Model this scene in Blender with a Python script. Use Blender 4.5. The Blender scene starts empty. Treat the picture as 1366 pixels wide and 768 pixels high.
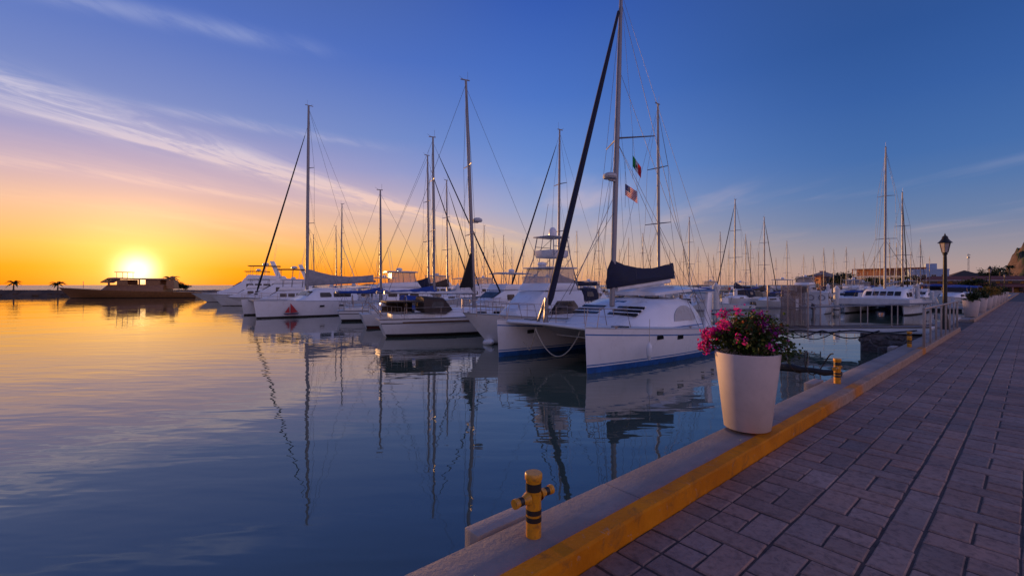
import bpy, bmesh, math, random
from mathutils import Vector, Matrix
R_ = math.radians
scene = bpy.context.scene
COL = scene.collection
random.seed(7)

# ------------------------------------------------------------------ frame of the place
HW = 2.9                                   # eye height above the water
F = 600.0                                  # focal length in photograph pixels (1366 wide)
TH = R_(49.2)                              # the quay runs this far right of the view axis
UX, UY = math.sin(TH), math.cos(TH)        # along the quay
RX, RY = UY, -UX                           # towards the land
ZK, ZP, ZL = 1.30, 1.16, 1.27              # kerb top, pavement, ledge
def SP(s, p, z=0.0): return Vector((s*UX + p*RX, s*UY + p*RY, z))
def PX(x, y, Y): return Vector(((x-683)/F*Y, Y, HW + (380-y)/F*Y))
def GX(x, Y, z=0.0): return Vector(((x-683)/F*Y, Y, z))

# ------------------------------------------------------------------ camera
cam_d = bpy.data.cameras.new('camera'); cam = bpy.data.objects.new('camera', cam_d); COL.objects.link(cam)
cam.location = (0, 0, HW); cam.rotation_euler = (R_(90), 0, 0)
cam_d.sensor_width = 36; cam_d.lens = 36*F/1366; cam_d.shift_y = -4/1366
cam_d.clip_start = 0.05; cam_d.clip_end = 20000
scene.camera = cam
scene.view_settings.view_transform = 'Standard'; scene.view_settings.look = 'None'
scene.view_settings.gamma = 1; scene.view_settings.use_curve_mapping = False
scene.view_settings.exposure = 0.0
scene.cycles.use_denoising = True
scene.cycles.max_bounces = 8; scene.cycles.diffuse_bounces = 3; scene.cycles.glossy_bounces = 4
scene.cycles.sample_clamp_indirect = 4; scene.cycles.caustics_reflective = False; scene.cycles.caustics_refractive = False

# ------------------------------------------------------------------ node helper
def lin(c): return tuple(((v/255)/12.92 if v/255 <= .04045 else ((v/255+.055)/1.055)**2.4) for v in c)
class NT:
    def __init__(s, nt): s.nt = nt; s.n = nt.nodes; s.l = nt.links
    def new(s, t, **k):
        n = s.n.new(t)
        for a, v in k.items(): setattr(n, a, v)
        return n
    def put(s, sock, v):
        if hasattr(v, 'is_output'): s.l.new(v, sock)
        elif v is not None:
            if isinstance(v, (tuple, list)) and len(v) == 3 and sock.type == 'RGBA': v = (*v, 1)
            sock.default_value = v
    def math(s, op, a, b=None, c=None, clamp=False):
        n = s.new('ShaderNodeMath', operation=op); n.use_clamp = clamp
        for i, v in enumerate((a, b, c)): s.put(n.inputs[i], v) if v is not None else None
        return n.outputs[0]
    def vmath(s, op, a, b=None):
        n = s.new('ShaderNodeVectorMath', operation=op); s.put(n.inputs[0], a)
        if b is not None: s.put(n.inputs[1], b)
        return n.outputs['Value'] if op in ('DOT_PRODUCT', 'LENGTH') else n.outputs[0]
    def mix(s, f, a, b, blend='MIX'):
        n = s.new('ShaderNodeMix', data_type='RGBA', blend_type=blend)
        s.put(n.inputs[0], f); s.put(n.inputs[6], a); s.put(n.inputs[7], b)
        return n.outputs[2]
    def ramp(s, f, stops, interp='LINEAR'):
        n = s.new('ShaderNodeValToRGB'); n.color_ramp.interpolation = interp; e = n.color_ramp.elements
        while len(e) < len(stops): e.new(0.5)
        for el, (p, c) in zip(e, stops):
            el.position = p; el.color = (*c, 1) if len(c) == 3 else c
        s.put(n.inputs[0], f); return n.outputs[0]
    def mapr(s, v, a, b, c=0.0, d=1.0, smooth=True):
        n = s.new('ShaderNodeMapRange'); n.interpolation_type = 'SMOOTHSTEP' if smooth else 'LINEAR'
        for i, x in enumerate((v, a, b, c, d)): s.put(n.inputs[i], x)
        return n.outputs[0]
    def noise(s, vec, scale, detail=2, rough=.5, dist=0, dims='3D'):
        n = s.new('ShaderNodeTexNoise', noise_dimensions=dims); s.put(n.inputs['Vector'], vec) if vec is not None else None
        n.inputs['Scale'].default_value = scale; n.inputs['Detail'].default_value = detail
        n.inputs['Roughness'].default_value = rough; n.inputs['Distortion'].default_value = dist
        return n.outputs[0]
    def comb(s, x, y, z):
        n = s.new('ShaderNodeCombineXYZ')
        for i, v in enumerate((x, y, z)): s.put(n.inputs[i], v)
        return n.outputs[0]

# ------------------------------------------------------------------ world: dusk sky after the photograph
SUN_AZ = R_(-39.8); SUN_EL = R_(1.45)
SD = (math.sin(SUN_AZ)*math.cos(SUN_EL), math.cos(SUN_AZ)*math.cos(SUN_EL), math.sin(SUN_EL))
world = bpy.data.worlds.new('World'); scene.world = world; world.use_nodes = True
W = NT(world.node_tree); W.n.clear()
tc = W.new('ShaderNodeTexCoord').outputs['Generated']
dirv = W.vmath('NORMALIZE', tc)
sx = W.new('ShaderNodeSeparateXYZ'); W.put(sx.inputs[0], dirv)
dx, dy, dz = sx.outputs
el = W.math('MAXIMUM', dz, 0.0)
hl = W.math('SQRT', W.math('ADD', W.math('MULTIPLY', dx, dx), W.math('ADD', W.math('MULTIPLY', dy, dy), 1e-6)))
hx = W.math('DIVIDE', W.math('ADD', W.math('MULTIPLY', dx, math.sin(SUN_AZ)), W.math('MULTIPLY', dy, math.cos(SUN_AZ))), hl)
rs = W.ramp(el, [(0, lin((246,126,10))), (.03, lin((249,148,26))), (.064, lin((249,178,82))), (.120, lin((234,184,150))),
                 (.175, lin((200,172,186))), (.235, lin((152,152,200))), (.30, lin((112,136,200))), (.437, lin((72,108,192))), (.7, lin((58,80,140))), (1, lin((62,76,124)))])
rm = W.ramp(el, [(0, lin((230,158,106))), (.035, lin((230,176,134))), (.083, lin((204,178,170))), (.164, lin((148,162,206))),
                 (.243, lin((104,142,212))), (.385, lin((70,114,200))), (.535, lin((46,88,180))), (.75, lin((52,76,142))), (1, lin((62,76,124)))])
rr = W.ramp(el, [(0, lin((184,150,142))), (.03, lin((174,152,152))), (.055, lin((155,146,158))), (.11, lin((104,126,168))), (.163, lin((80,116,172))),
                 (.215, lin((62,106,172))), (.313, lin((47,92,164))), (.40, lin((39,82,153))), (.7, lin((48,72,132))), (1, lin((62,76,124)))])
ra = W.ramp(el, [(0, lin((176,140,158))), (.10, lin((214,170,180))), (.22, lin((196,172,196))), (.40, lin((162,150,186))), (.65, lin((104,112,168))), (1, lin((66,80,128)))])   # unseen pink dusk belt opposite the sun, brightened to fill boats and foreground
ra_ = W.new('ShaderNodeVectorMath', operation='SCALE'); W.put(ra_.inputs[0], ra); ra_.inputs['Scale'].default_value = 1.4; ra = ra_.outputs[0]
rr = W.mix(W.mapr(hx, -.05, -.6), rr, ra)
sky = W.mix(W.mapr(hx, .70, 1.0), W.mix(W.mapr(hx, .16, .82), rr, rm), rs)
# high cirrus: noise on a flat layer overhead, stretched along the wind
pz = W.math('ADD', W.math('MAXIMUM', dz, 0.0), .012)
px_, py_ = W.math('DIVIDE', dx, pz), W.math('DIVIDE', dy, pz)
cw = W.math('SUBTRACT', W.math('MULTIPLY', px_, .957), W.math('MULTIPLY', py_, .29))
ca = W.math('ADD', W.math('MULTIPLY', px_, .29), W.math('MULTIPLY', py_, .957))
wob = W.math('MULTIPLY', W.math('SUBTRACT', W.noise(W.comb(W.math('MULTIPLY', ca, .35), 3.1, 0), 1.0, 1), .5), .16)
cw2 = W.math('ADD', cw, wob)
fine = W.noise(W.comb(W.math('MULTIPLY', cw2, 2.4), W.math('MULTIPLY', ca, .75), 0), 1.6, 6, .66, .9)
fine2 = W.noise(W.comb(W.math('MULTIPLY', cw2, 8), W.math('MULTIPLY', ca, 3.5), 4), 1.6, 4, .65, .5)
def band(c, w, k, sl=0.0, a0=0.0):
    q = W.math('DIVIDE', W.math('SUBTRACT', W.math('SUBTRACT', cw2, W.math('MULTIPLY', W.math('SUBTRACT', ca, a0), sl)), c), w)
    return W.math('MULTIPLY', W.math('POWER', 2.718, W.math('MULTIPLY', W.math('MULTIPLY', q, q), -1.0)), k)
bands = band(-2.97, .21, .85, .02, 1.5)
for c, w, k, sl, a0 in ((-3.36, .075, .75, .19, 1.5), (-3.12, .30, .42, .05, 1.5), (-4.70, .20, .42, .41, 2.14), (-4.3, .5, .15, .3, 2.1), (-6.4, .5, .22, .3, 2.5)):
    bands = W.math('ADD', bands, band(c, w, k, sl, a0))
b4 = W.math('MULTIPLY', band(-2.60, .12, .34, .79, 1.77), W.math('MULTIPLY', W.mapr(ca, 1.4, 1.9), W.mapr(ca, 2.3, 3.0, 1, 0)))
b5 = W.math('MULTIPLY', band(-1.75, .10, .34, 1.0, 1.14), W.math('MULTIPLY', W.mapr(ca, .7, 1.0), W.mapr(ca, 1.3, 1.7, 1, 0)))
bands = W.math('ADD', bands, W.math('ADD', b4, b5))
tex = W.math('MULTIPLY', W.mapr(fine, .28, .72), W.mapr(fine2, .1, .75, .55, 1.0))
cl = W.math('MULTIPLY', bands, W.mapr(tex, 0, .85, .18, 1.0))
along = W.math('MULTIPLY', W.mapr(ca, 5.0, 8.5, 1, .12), W.mapr(ca, -1.5, .8))
cl = W.math('MULTIPLY', cl, along)
# a few soft low patches
patch = W.math('MULTIPLY', W.mapr(W.noise(W.comb(W.math('MULTIPLY', px_, .5), W.math('MULTIPLY', py_, .16), 8), 1.5, 4, .55), .50, .78), .42)
patch = W.math('MULTIPLY', patch, W.math('MULTIPLY', W.mapr(el, .05, .10), W.mapr(el, .20, .28, 1, 0)))
cl = W.math('MINIMUM', W.math('ADD', cl, patch), .85)
ccol = W.mix(W.mapr(hx, .0, .85), W.ramp(el, [(0, lin((190,150,140))), (.12, lin((170,165,185))), (.25, lin((140,160,205))), (.5, lin((130,155,210)))]),
             W.ramp(el, [(0, lin((255,205,120))), (.1, lin((255,205,150))), (.17, lin((246,205,190))), (.26, lin((206,200,222))), (.5, lin((170,185,228)))]))
sky = W.mix(cl, sky, ccol)
# glow round the sun
cs = W.math('MAXIMUM', W.vmath('DOT_PRODUCT', dirv, SD), 0.0)
g1 = W.math('MULTIPLY', W.math('POWER', cs, 60), .05)
g2 = W.math('MULTIPLY', W.math('POWER', cs, 260), .36)
g3 = W.math('MULTIPLY', W.math('POWER', cs, 3600), 2.2)
def scol(c, k): return W.vmath('SCALE', c), k
def scale(c, k):
    n = W.new('ShaderNodeVectorMath', operation='SCALE'); n.inputs[0].default_value = c; W.put(n.inputs['Scale'], k); return n.outputs[0]
glow = W.vmath('ADD', W.vmath('ADD', scale((1, .50, .06), g1), scale((1, .74, .28), g2)), scale((1, .86, .55), g3))
sky = W.vmath('ADD', sky, glow)
nish = W.new('ShaderNodeTexSky', sky_type='NISHITA'); nish.sun_disc = False
nish.sun_elevation = SUN_EL; nish.sun_rotation = SUN_AZ
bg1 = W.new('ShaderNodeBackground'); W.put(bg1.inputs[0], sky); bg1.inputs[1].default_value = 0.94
bg2 = W.new('ShaderNodeBackground'); W.put(bg2.inputs[0], nish.outputs[0]); bg2.inputs[1].default_value = 0.02
add = W.new('ShaderNodeAddShader'); W.l.new(bg1.outputs[0], add.inputs[0]); W.l.new(bg2.outputs[0], add.inputs[1])
wo = W.new('ShaderNodeOutputWorld'); W.l.new(add.outputs[0], wo.inputs[0])
world.cycles.sampling_method = 'MANUAL'; world.cycles.sample_map_resolution = 1024

sun_d = bpy.data.lights.new('sun', 'SUN'); sun_d.energy = 5.0; sun_d.angle = R_(1.5); sun_d.color = (1.0, .50, .18)
sun = bpy.data.objects.new('sun', sun_d); COL.objects.link(sun)
sun.rotation_euler = Vector((-SD[0], -SD[1], -SD[2])).to_track_quat('-Z', 'Y').to_euler()

# ------------------------------------------------------------------ materials
M = {}
def mat(name, col, rough=.5, metal=0.0, var=.12, vscale=3.0, bump=0.0, bscale=20.0, coat=0.0, attr=None, emit=None, dirt=None, spec=None):
    m = bpy.data.materials.new(name); m.use_nodes = True; t = NT(m.node_tree)
    b = t.n['Principled BSDF']; co = t.new('ShaderNodeTexCoord').outputs['Object']
    nz = t.noise(co, vscale, 4, .6)
    lo = tuple(max(0, c*(1-var)) for c in col); hi = tuple(min(1, c*(1+var)) for c in col)
    c = t.mix(t.mapr(nz, .3, .7), lo, hi)
    if dirt:                                              # stains: (colour, amount)
        d = t.noise(co, vscale*2.7, 6, .7, .4)
        c = t.mix(t.math('MULTIPLY', t.mapr(d, .48, .68), dirt[1]), c, dirt[0])
    if attr:
        a = t.new('ShaderNodeAttribute', attribute_name=attr)
        c = t.mix(1.0, c, a.outputs['Color'], 'MULTIPLY')
    t.put(b.inputs['Base Color'], c)
    t.put(b.inputs['Roughness'], t.mapr(nz, .2, .8, max(.02, rough-.08), min(1, rough+.08)))
    b.inputs['Metallic'].default_value = metal
    if coat: b.inputs['Coat Weight'].default_value = coat; b.inputs['Coat Roughness'].default_value = .08
    if spec is not None: b.inputs['Specular IOR Level'].default_value = spec
    if emit:
        b.inputs['Emission Color'].default_value = (*emit[0], 1); b.inputs['Emission Strength'].default_value = emit[1]
    if bump:
        bn = t.new('ShaderNodeBump'); bn.inputs['Strength'].default_value = bump; bn.inputs['Distance'].default_value = .02
        t.put(bn.inputs['Height'], t.noise(co, bscale, 5, .65)); t.l.new(bn.outputs[0], b.inputs['Normal'])
    M[name] = m; return m
mat('gelcoat', (.76,.78,.82), .32, var=.04, vscale=.7, coat=.3, dirt=((.5,.47,.4), .18))
mat('gelcoat_cream', (.66,.63,.56), .4, var=.05, vscale=.8, dirt=((.4,.35,.28), .25))
mat('gelcoat_grey', (.48,.49,.51), .45, var=.06, dirt=((.3,.28,.26), .3))
mat('hull_navy', (.02,.035,.09), .25, var=.2, coat=.4)
mat('hull_green', (.02,.07,.05), .3, var=.2, coat=.3)
mat('hull_red', (.25,.03,.025), .35, var=.2, coat=.3)
mat('deck', (.66,.66,.64), .65, var=.07, bump=.15, bscale=60, dirt=((.42,.4,.36), .3))
mat('glass_dark', (.012,.014,.018), .08, var=.3)
mat('glass_frost', (.34,.36,.38), .3, var=.08)
mat('clear_vinyl', (.55,.50,.50), .2, var=.1)
t = NT(M['clear_vinyl'].node_tree); ms_ = t.new('ShaderNodeMixShader'); ms_.inputs[0].default_value = .55; tp_ = t.new('ShaderNodeBsdfTransparent')
t.l.new(t.n['Principled BSDF'].outputs[0], ms_.inputs[1]); t.l.new(tp_.outputs[0], ms_.inputs[2]); t.l.new(ms_.outputs[0], t.n['Material Output'].inputs[0])
mat('antifoul_blue', (.02,.12,.40), .55, var=.25, dirt=((.02,.05,.09), .5))
mat('antifoul_dark', (.022,.016,.014), .7, var=.3)
mat('antifoul_red', (.12,.025,.02), .7, var=.3)
mat('stripe_blue', (.025,.15,.42), .35, var=.1)
mat('stripe_dark', (.03,.03,.035), .4, var=.1)
mat('navy_canvas', (.010,.014,.040), .85, var=.25, bump=.5, bscale=9)
mat('black_canvas', (.012,.012,.014), .9, var=.25, bump=.4, bscale=9)
mat('blue_canvas', (.015,.06,.30), .8, var=.2, bump=.4, bscale=9)
mat('teal_canvas', (.02,.14,.17), .8, var=.2, bump=.4, bscale=9)
mat('tan_canvas', (.30,.24,.17), .85, var=.2, bump=.4, bscale=9)
mat('brown_canvas', (.055,.038,.030), .85, var=.25, bump=.4, bscale=9)
mat('grey_canvas', (.26,.26,.28), .85, var=.15, bump=.4, bscale=8)
mat('white_canvas', (.66,.66,.66), .8, var=.08, bump=.4, bscale=9)
mat('red_canvas', (.32,.03,.03), .8, var=.2)
mat('alu', (.23,.23,.25), .42, metal=.4, var=.08)
mat('alu_dark', (.17,.17,.18), .45, metal=.4, var=.1)
mat('mast_wood', (.20,.12,.07), .5, var=.2, vscale=8)
mat('steel', (.40,.33,.29), .36, metal=.45, var=.12, dirt=((.28,.2,.15), .25))
mat('wire', (.12,.12,.13), .5, metal=.5, var=.1)
mat('rubber', (.015,.015,.016), .6, var=.3, bump=.2)
mat('teak', (.10,.055,.03), .6, var=.3, vscale=14)
mat('rope', (.46,.42,.34), .9, var=.2, vscale=30)
mat('engine_black', (.012,.012,.014), .3, var=.2, coat=.4)
mat('concrete', (.27,.235,.22), .88, var=.16, vscale=1.3, bump=.5, bscale=26, dirt=((.20,.18,.175), .55))
mat('concrete_pale', (.36,.315,.29), .85, var=.12, vscale=4, bump=.4, bscale=30, dirt=((.35,.3,.27), .4))
mat('quay_face', (.23,.21,.20), .9, var=.25, vscale=2, bump=.6, bscale=12, dirt=((.05,.06,.05), .6))
mat('yellow_post', (.62,.27,.008), .45, var=.14, vscale=9, coat=.15, bump=.12, bscale=40, dirt=((.22,.11,.03), .75))
mat('black_band', (.012,.012,.012), .5, var=.3)
mat('hull_backlit', (.24,.11,.04), .4, var=.2)  # backlit dimness and orange sun flare put into the yacht's colour
mat('wire_mesh', (.15,.115,.11), .55, metal=.3, var=.1)
mat('planter', (.55,.47,.44), .62, var=.05, vscale=5, bump=.12, bscale=120, dirt=((.42,.36,.33), .25))
mat('soil', (.035,.024,.016), .95, var=.4, vscale=40, bump=1, bscale=90)
mat('leaf', (1, 1, 1), .5, var=.25, vscale=9, attr='tint')
mat('petal', (1, 1, 1), .6, var=.2, vscale=12, attr='tint')
mat('bark', (.10,.07,.05), .9, var=.3, vscale=20, bump=.6, bscale=40)
mat('pile_white', (.62,.62,.62), .6, var=.07, vscale=1.5, dirt=((.3,.28,.25), .45))
mat('pontoon', (.44,.44,.44), .85, var=.2, vscale=1.2, dirt=((.16,.15,.14), .5))
mat('lamp_iron', (.012,.011,.011), .5, var=.3, metal=.2, bump=.1)
mat('lamp_glass', (.42,.36,.34), .25, var=.1)
mat('terracotta', (.17,.045,.032), .85, var=.3, vscale=4)
mat('plaster_orange', (.46,.20,.10), .85, var=.1)
mat('plaster_cream', (.48,.38,.28), .85, var=.1)
mat('plaster_white', (.55,.56,.58), .8, var=.06)
mat('plaster_blue', (.33,.43,.58), .8, var=.06)
mat('plaster_grey', (.28,.27,.30), .85, var=.1)
mat('plaster_ochre', (.50,.27,.08), .85, var=.12)
mat('plaster_pink', (.42,.23,.19), .85, var=.1)
mat('window_dark', (.02,.02,.026), .15, var=.3)
mat('rock_dark', (.085,.05,.032), .9, var=.4, vscale=.5, bump=1, bscale=2)
mat('flag_red', (.55,.03,.04), .8, var=.1); mat('flag_white', (.7,.7,.7), .8, var=.06)
mat('flag_green', (.01,.16,.07), .8, var=.1); mat('flag_blue', (.02,.035,.17), .8, var=.1)
for f_ in ('flag_red','flag_white','flag_green','flag_blue','leaf','petal'):      # thin cloth lets light through
    t = NT(M[f_].node_tree); tr_ = t.new('ShaderNodeBsdfTranslucent'); b_ = t.n['Principled BSDF']; ms_ = t.new('ShaderNodeMixShader')
    t.l.new(b_.inputs['Base Color'].links[0].from_socket, tr_.inputs[0]); ms_.inputs[0].default_value = .55
    t.l.new(b_.outputs[0], ms_.inputs[1]); t.l.new(tr_.outputs[0], ms_.inputs[2]); t.l.new(ms_.outputs[0], t.n['Material Output'].inputs[0])
mat('emblem_brown', (.14,.08,.03), .8); mat('emblem_red', (.42,.025,.035), .5)
mat('buoy_orange', (.6,.13,.03), .6)

def yellow_kerb():
    m = bpy.data.materials.new('kerb_paint'); m.use_nodes = True; t = NT(m.node_tree); b = t.n['Principled BSDF']
    co = t.new('ShaderNodeTexCoord').outputs['Object']; s = t.new('ShaderNodeSeparateXYZ'); t.put(s.inputs[0], co)
    n1 = t.noise(co, 2.2, 5, .65); n2 = t.noise(co, 14, 5, .7, .5)
    paint = t.mix(t.mapr(n1, .3, .7), (.48,.150,.003), (.66,.225,.006))
    bare = t.mix(t.mapr(n2, .3, .7), (.30,.195,.14), (.42,.29,.22))
    # paint is fresh on the near stretch, worn to bare concrete further along the kerb
    worn = t.math('ADD', t.mapr(s.outputs[0], 5.6, 9.0), t.math('MULTIPLY', t.math('SUBTRACT', t.noise(co, 1.1, 4, .6), .5), .9))
    chips = t.math('MULTIPLY', t.mapr(n2, .60, .70), .55)
    k = t.math('MINIMUM', t.math('MAXIMUM', t.mapr(worn, .25, .85), chips), 1.0)
    # repainted patches beside the bollards
    c = t.mix(k, paint, bare)
    for sc in (8.75, 15.3):
        d = t.math('ABSOLUTE', t.math('SUBTRACT', s.outputs[0], sc))
        c = t.mix(t.math('MULTIPLY', t.mapr(t.math('ADD', d, t.math('MULTIPLY', n2, .3)), .55, .25), .8), c, paint)
    c = t.mix(t.math('MULTIPLY', t.mapr(t.noise(co, 5.5, 6, .72, .6), .50, .72), .55), c, (.16,.085,.03))
    t.put(b.inputs['Base Color'], c); t.put(b.inputs['Roughness'], t.mapr(n1, .2, .8, .6, .8)); b.inputs['Specular IOR Level'].default_value = .15
    bn = t.new('ShaderNodeBump'); bn.inputs['Strength'].default_value = .35; bn.inputs['Distance'].default_value = .02
    t.put(bn.inputs['Height'], t.noise(co, 30, 5, .7)); t.l.new(bn.outputs[0], b.inputs['Normal'])
    M['kerb_paint'] = m
yellow_kerb()
def paver_mat():
    m = bpy.data.materials.new('paver'); m.use_nodes = True; t = NT(m.node_tree); b = t.n['Principled BSDF']
    co = t.new('ShaderNodeTexCoord').outputs['Object']
    a = t.new('ShaderNodeAttribute', attribute_name='tint').outputs['Color']
    n1 = t.noise(co, .7, 4, .6); n2 = t.noise(co, 18, 6, .7, .3); n3 = t.noise(co, 3.0, 4, .6)
    c = t.mix(t.mapr(n1, .3, .7), (.250,.142,.116), (.390,.235,.188))
    c = t.mix(t.math('MULTIPLY', t.mapr(n2, .42, .70), .65), c, (.105,.058,.046))
    c = t.mix(t.math('MULTIPLY', t.mapr(n3, .52, .72), .35), c, (.36,.22,.165))
    c = t.mix(1.0, c, a, 'MULTIPLY')
    t.put(b.inputs['Base Color'], c); t.put(b.inputs['Roughness'], t.mapr(n3, .2, .8, .52, .78))
    h = t.math('ADD', t.math('MULTIPLY', t.noise(co, 9, 5, .6), .7), t.math('MULTIPLY', t.noise(co, 60, 4, .7), .3))
    bn = t.new('ShaderNodeBump'); bn.inputs['Strength'].default_value = .8; bn.inputs['Distance'].default_value = .022
    t.put(bn.inputs['Height'], h); t.l.new(bn.outputs[0], b.inputs['Normal'])
    M['paver'] = m
paver_mat()
def water_mat(name, strength, rough, sx_, sy_):
    m = bpy.data.materials.new(name); m.use_nodes = True; t = NT(m.node_tree); b = t.n['Principled BSDF']
    co = t.new('ShaderNodeTexCoord').outputs['Object']
    mp = t.new('ShaderNodeMapping'); mp.inputs['Scale'].default_value = (sx_, sy_, 1); mp.inputs['Rotation'].default_value = (0, 0, R_(12)); t.put(mp.inputs[0], co)
    mp2 = t.new('ShaderNodeMapping'); mp2.inputs['Scale'].default_value = (sx_*.9, sy_*.55, 1); mp2.inputs['Rotation'].default_value = (0, 0, R_(-24)); t.put(mp2.inputs[0], co)
    gust = t.mapr(t.noise(co, .06, 3, .5), .35, .68, .45, 1.25)       # calmer and livelier patches
    h = t.math('ADD', t.math('MULTIPLY', t.noise(mp.outputs[0], 1.0, 2.2, .45, .3), 1.0), t.math('MULTIPLY', t.noise(mp2.outputs[0], 2.3, 2, .5), .30))
    h = t.math('ADD', h, t.math('MULTIPLY', t.noise(mp2.outputs[0], .30, 1, .5), 2.4))
    h = t.math('MULTIPLY', h, gust)
    bn = t.new('ShaderNodeBump'); bn.inputs['Strength'].default_value = 1.0; bn.inputs['Distance'].default_value = strength
    t.put(bn.inputs['Height'], h); t.l.new(bn.outputs[0], b.inputs['Normal'])
    c = t.mix(t.mapr(t.noise(co, .12, 3), .3, .7), (.060,.088,.062), (.074,.104,.074))
    t.put(b.inputs['Base Color'], c); b.inputs['Roughness'].default_value = rough; b.inputs['IOR'].default_value = 1.95
    M[name] = m
water_mat('water', .012, .02, .55, 1.9)
water_mat('sea', .30, .25, .35, .9)
def stone_mat(name, c0, c1, mortar, scale):
    m = bpy.data.materials.new(name); m.use_nodes = True; t = NT(m.node_tree); b = t.n['Principled BSDF']
    co = t.new('ShaderNodeTexCoord').outputs['Object']
    v = t.new('ShaderNodeTexVoronoi', feature='DISTANCE_TO_EDGE'); v.inputs['Scale'].default_value = scale; t.put(v.inputs['Vector'], co)
    v2 = t.new('ShaderNodeTexVoronoi'); v2.inputs['Scale'].default_value = scale; t.put(v2.inputs['Vector'], co)
    g = t.mapr(v.outputs[0], .03, .13)
    c = t.mix(v2.outputs['Color'], c0, c1); c = t.mix(t.mapr(t.noise(co, 14, 5, .7), .35, .75), c, tuple(x*.55 for x in c0))
    t.put(b.inputs['Base Color'], t.mix(g, mortar, c)); b.inputs['Roughness'].default_value = .9
    bn = t.new('ShaderNodeBump'); bn.inputs['Strength'].default_value = .9; bn.inputs['Distance'].default_value = .06
    t.put(bn.inputs['Height'], t.math('ADD', g, t.math('MULTIPLY', t.noise(co, 12, 5, .7), .4))); t.l.new(bn.outputs[0], b.inputs['Normal'])
    M[name] = m
stone_mat('rubble', (.11,.085,.08), (.25,.19,.17), (.20,.165,.15), 2.2)

# ------------------------------------------------------------------ mesh builder
class MB:
    def __init__(s): s.v, s.f, s.m = [], [], []
    def add(s, vs, fs, mi=0):
        o = len(s.v); s.v += [tuple(v) for v in vs]
        for i, f in enumerate(fs):
            s.f.append(tuple(o+k for k in f)); s.m.append(mi[i] if isinstance(mi, list) else mi)
        return s
    def box(s, c, d, mi=0, rz=0.0, ry=0.0, taper=1.0):
        hx_, hy_, hz = d[0]/2, d[1]/2, d[2]/2
        rot = Matrix.Rotation(rz, 3, 'Z') @ Matrix.Rotation(ry, 3, 'Y')
        vs = []
        for z, k in ((-hz, 1), (hz, taper)):
            for x, y in ((-hx_, -hy_), (hx_, -hy_), (hx_, hy_), (-hx_, hy_)):
                vs.append(Vector(c) + rot @ Vector((x*k, y*k, z)))
        return s.add(vs, [(3,2,1,0),(4,5,6,7),(0,1,5,4),(1,2,6,5),(2,3,7,6),(3,0,4,7)], mi)
    def rings(s, rings, mi=0, caps=True, closed=True, rowm=None):
        n = len(rings[0]); vs = [p for r in rings for p in r]; fs = []; ms = []
        for i in range(len(rings)-1):
            for j in range(n if closed else n-1):
                k = (j+1) % n
                fs.append((i*n+j, i*n+k, (i+1)*n+k, (i+1)*n+j)); ms.append(rowm[j] if rowm else mi)
        if caps:
            fs.append(tuple(range(n-1, -1, -1))); ms.append(mi)
            fs.append(tuple((len(rings)-1)*n+j for j in range(n))); ms.append(mi)
        return s.add(vs, fs, ms)
    def tube(s, a, b, r0, r1=None, n=6, mi=0, caps=True):
        return s.path([a, b], [r0, r0 if r1 is None else r1], n, mi, caps)
    def path(s, pts, r, n=6, mi=0, caps=True):
        pts = [Vector(p) for p in pts]; rs_ = r if isinstance(r, (list, tuple)) else [r]*len(pts); rr_ = []
        for i, p in enumerate(pts):
            t = (pts[min(i+1, len(pts)-1)] - pts[max(i-1, 0)])
            t = t.normalized() if t.length > 1e-9 else Vector((0,0,1))
            up = Vector((0,0,1)) if abs(t.z) < .9 else Vector((1,0,0))
            x = t.cross(up).normalized(); y = x.cross(t)
            rr_.append([p + (x*math.cos(6.28318*k/n) + y*math.sin(6.28318*k/n))*rs_[i] for k in range(n)])
        return s.rings(rr_, mi, caps)
    def lathe(s, prof, c=(0,0,0), n=24, mi=0, caps=True, sx=1, sy=1):
        return s.rings([[(c[0]+r*math.cos(6.28318*k/n)*sx, c[1]+r*math.sin(6.28318*k/n)*sy, c[2]+z) for k in range(n)] for r, z in prof], mi, caps)
    def prism(s, poly, axis, a, b, mi=0):
        """poly of 2-d points extruded between a and b along an axis"""
        def P(q, h): return {'x': (h, q[0], q[1]), 'y': (q[0], h, q[1]), 'z': (q[0], q[1], h)}[axis]
        return s.rings([[P(q, a) for q in poly], [P(q, b) for q in poly]], mi)
    def quad(s, a, b, c, d, mi=0): return s.add([a,b,c,d], [(0,1,2,3)], mi)
    def ball(s, c, r, n=10, mi=0, sz=1):
        return s.lathe([(max(.001, r*math.sin(math.pi*i/6)), -r*sz*math.cos(math.pi*i/6)) for i in range(7)], c, n, mi)
    def build(s, name, mats, parent=None, smooth=35, bevel=0, seg=2, recalc=True, loc=None):
        me = bpy.data.meshes.new(name); me.from_pydata(s.v, [], s.f)
        if not isinstance(mats, (list, tuple)): mats = [mats]
        for m in mats: me.materials.append(M[m])
        me.polygons.foreach_set('material_index', s.m)
        bm = bmesh.new(); bm.from_mesh(me)
        if recalc: bmesh.ops.recalc_face_normals(bm, faces=bm.faces)
        if bevel:
            es = [e for e in bm.edges if len(e.link_faces) == 2 and e.calc_face_angle(0) > .6]
            bmesh.ops.bevel(bm, geom=es, offset=bevel, segments=seg, affect='EDGES', profile=.5, clamp_overlap=True)
        bm.to_mesh(me); bm.free()
        if smooth:
            me.polygons.foreach_set('use_smooth', [True]*len(me.polygons)); me.set_sharp_from_angle(angle=R_(smooth))
        o = bpy.data.objects.new(name, me); COL.objects.link(o)
        if parent is not None: o.parent = parent
        if loc is not None: o.location = loc
        return o

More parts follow.
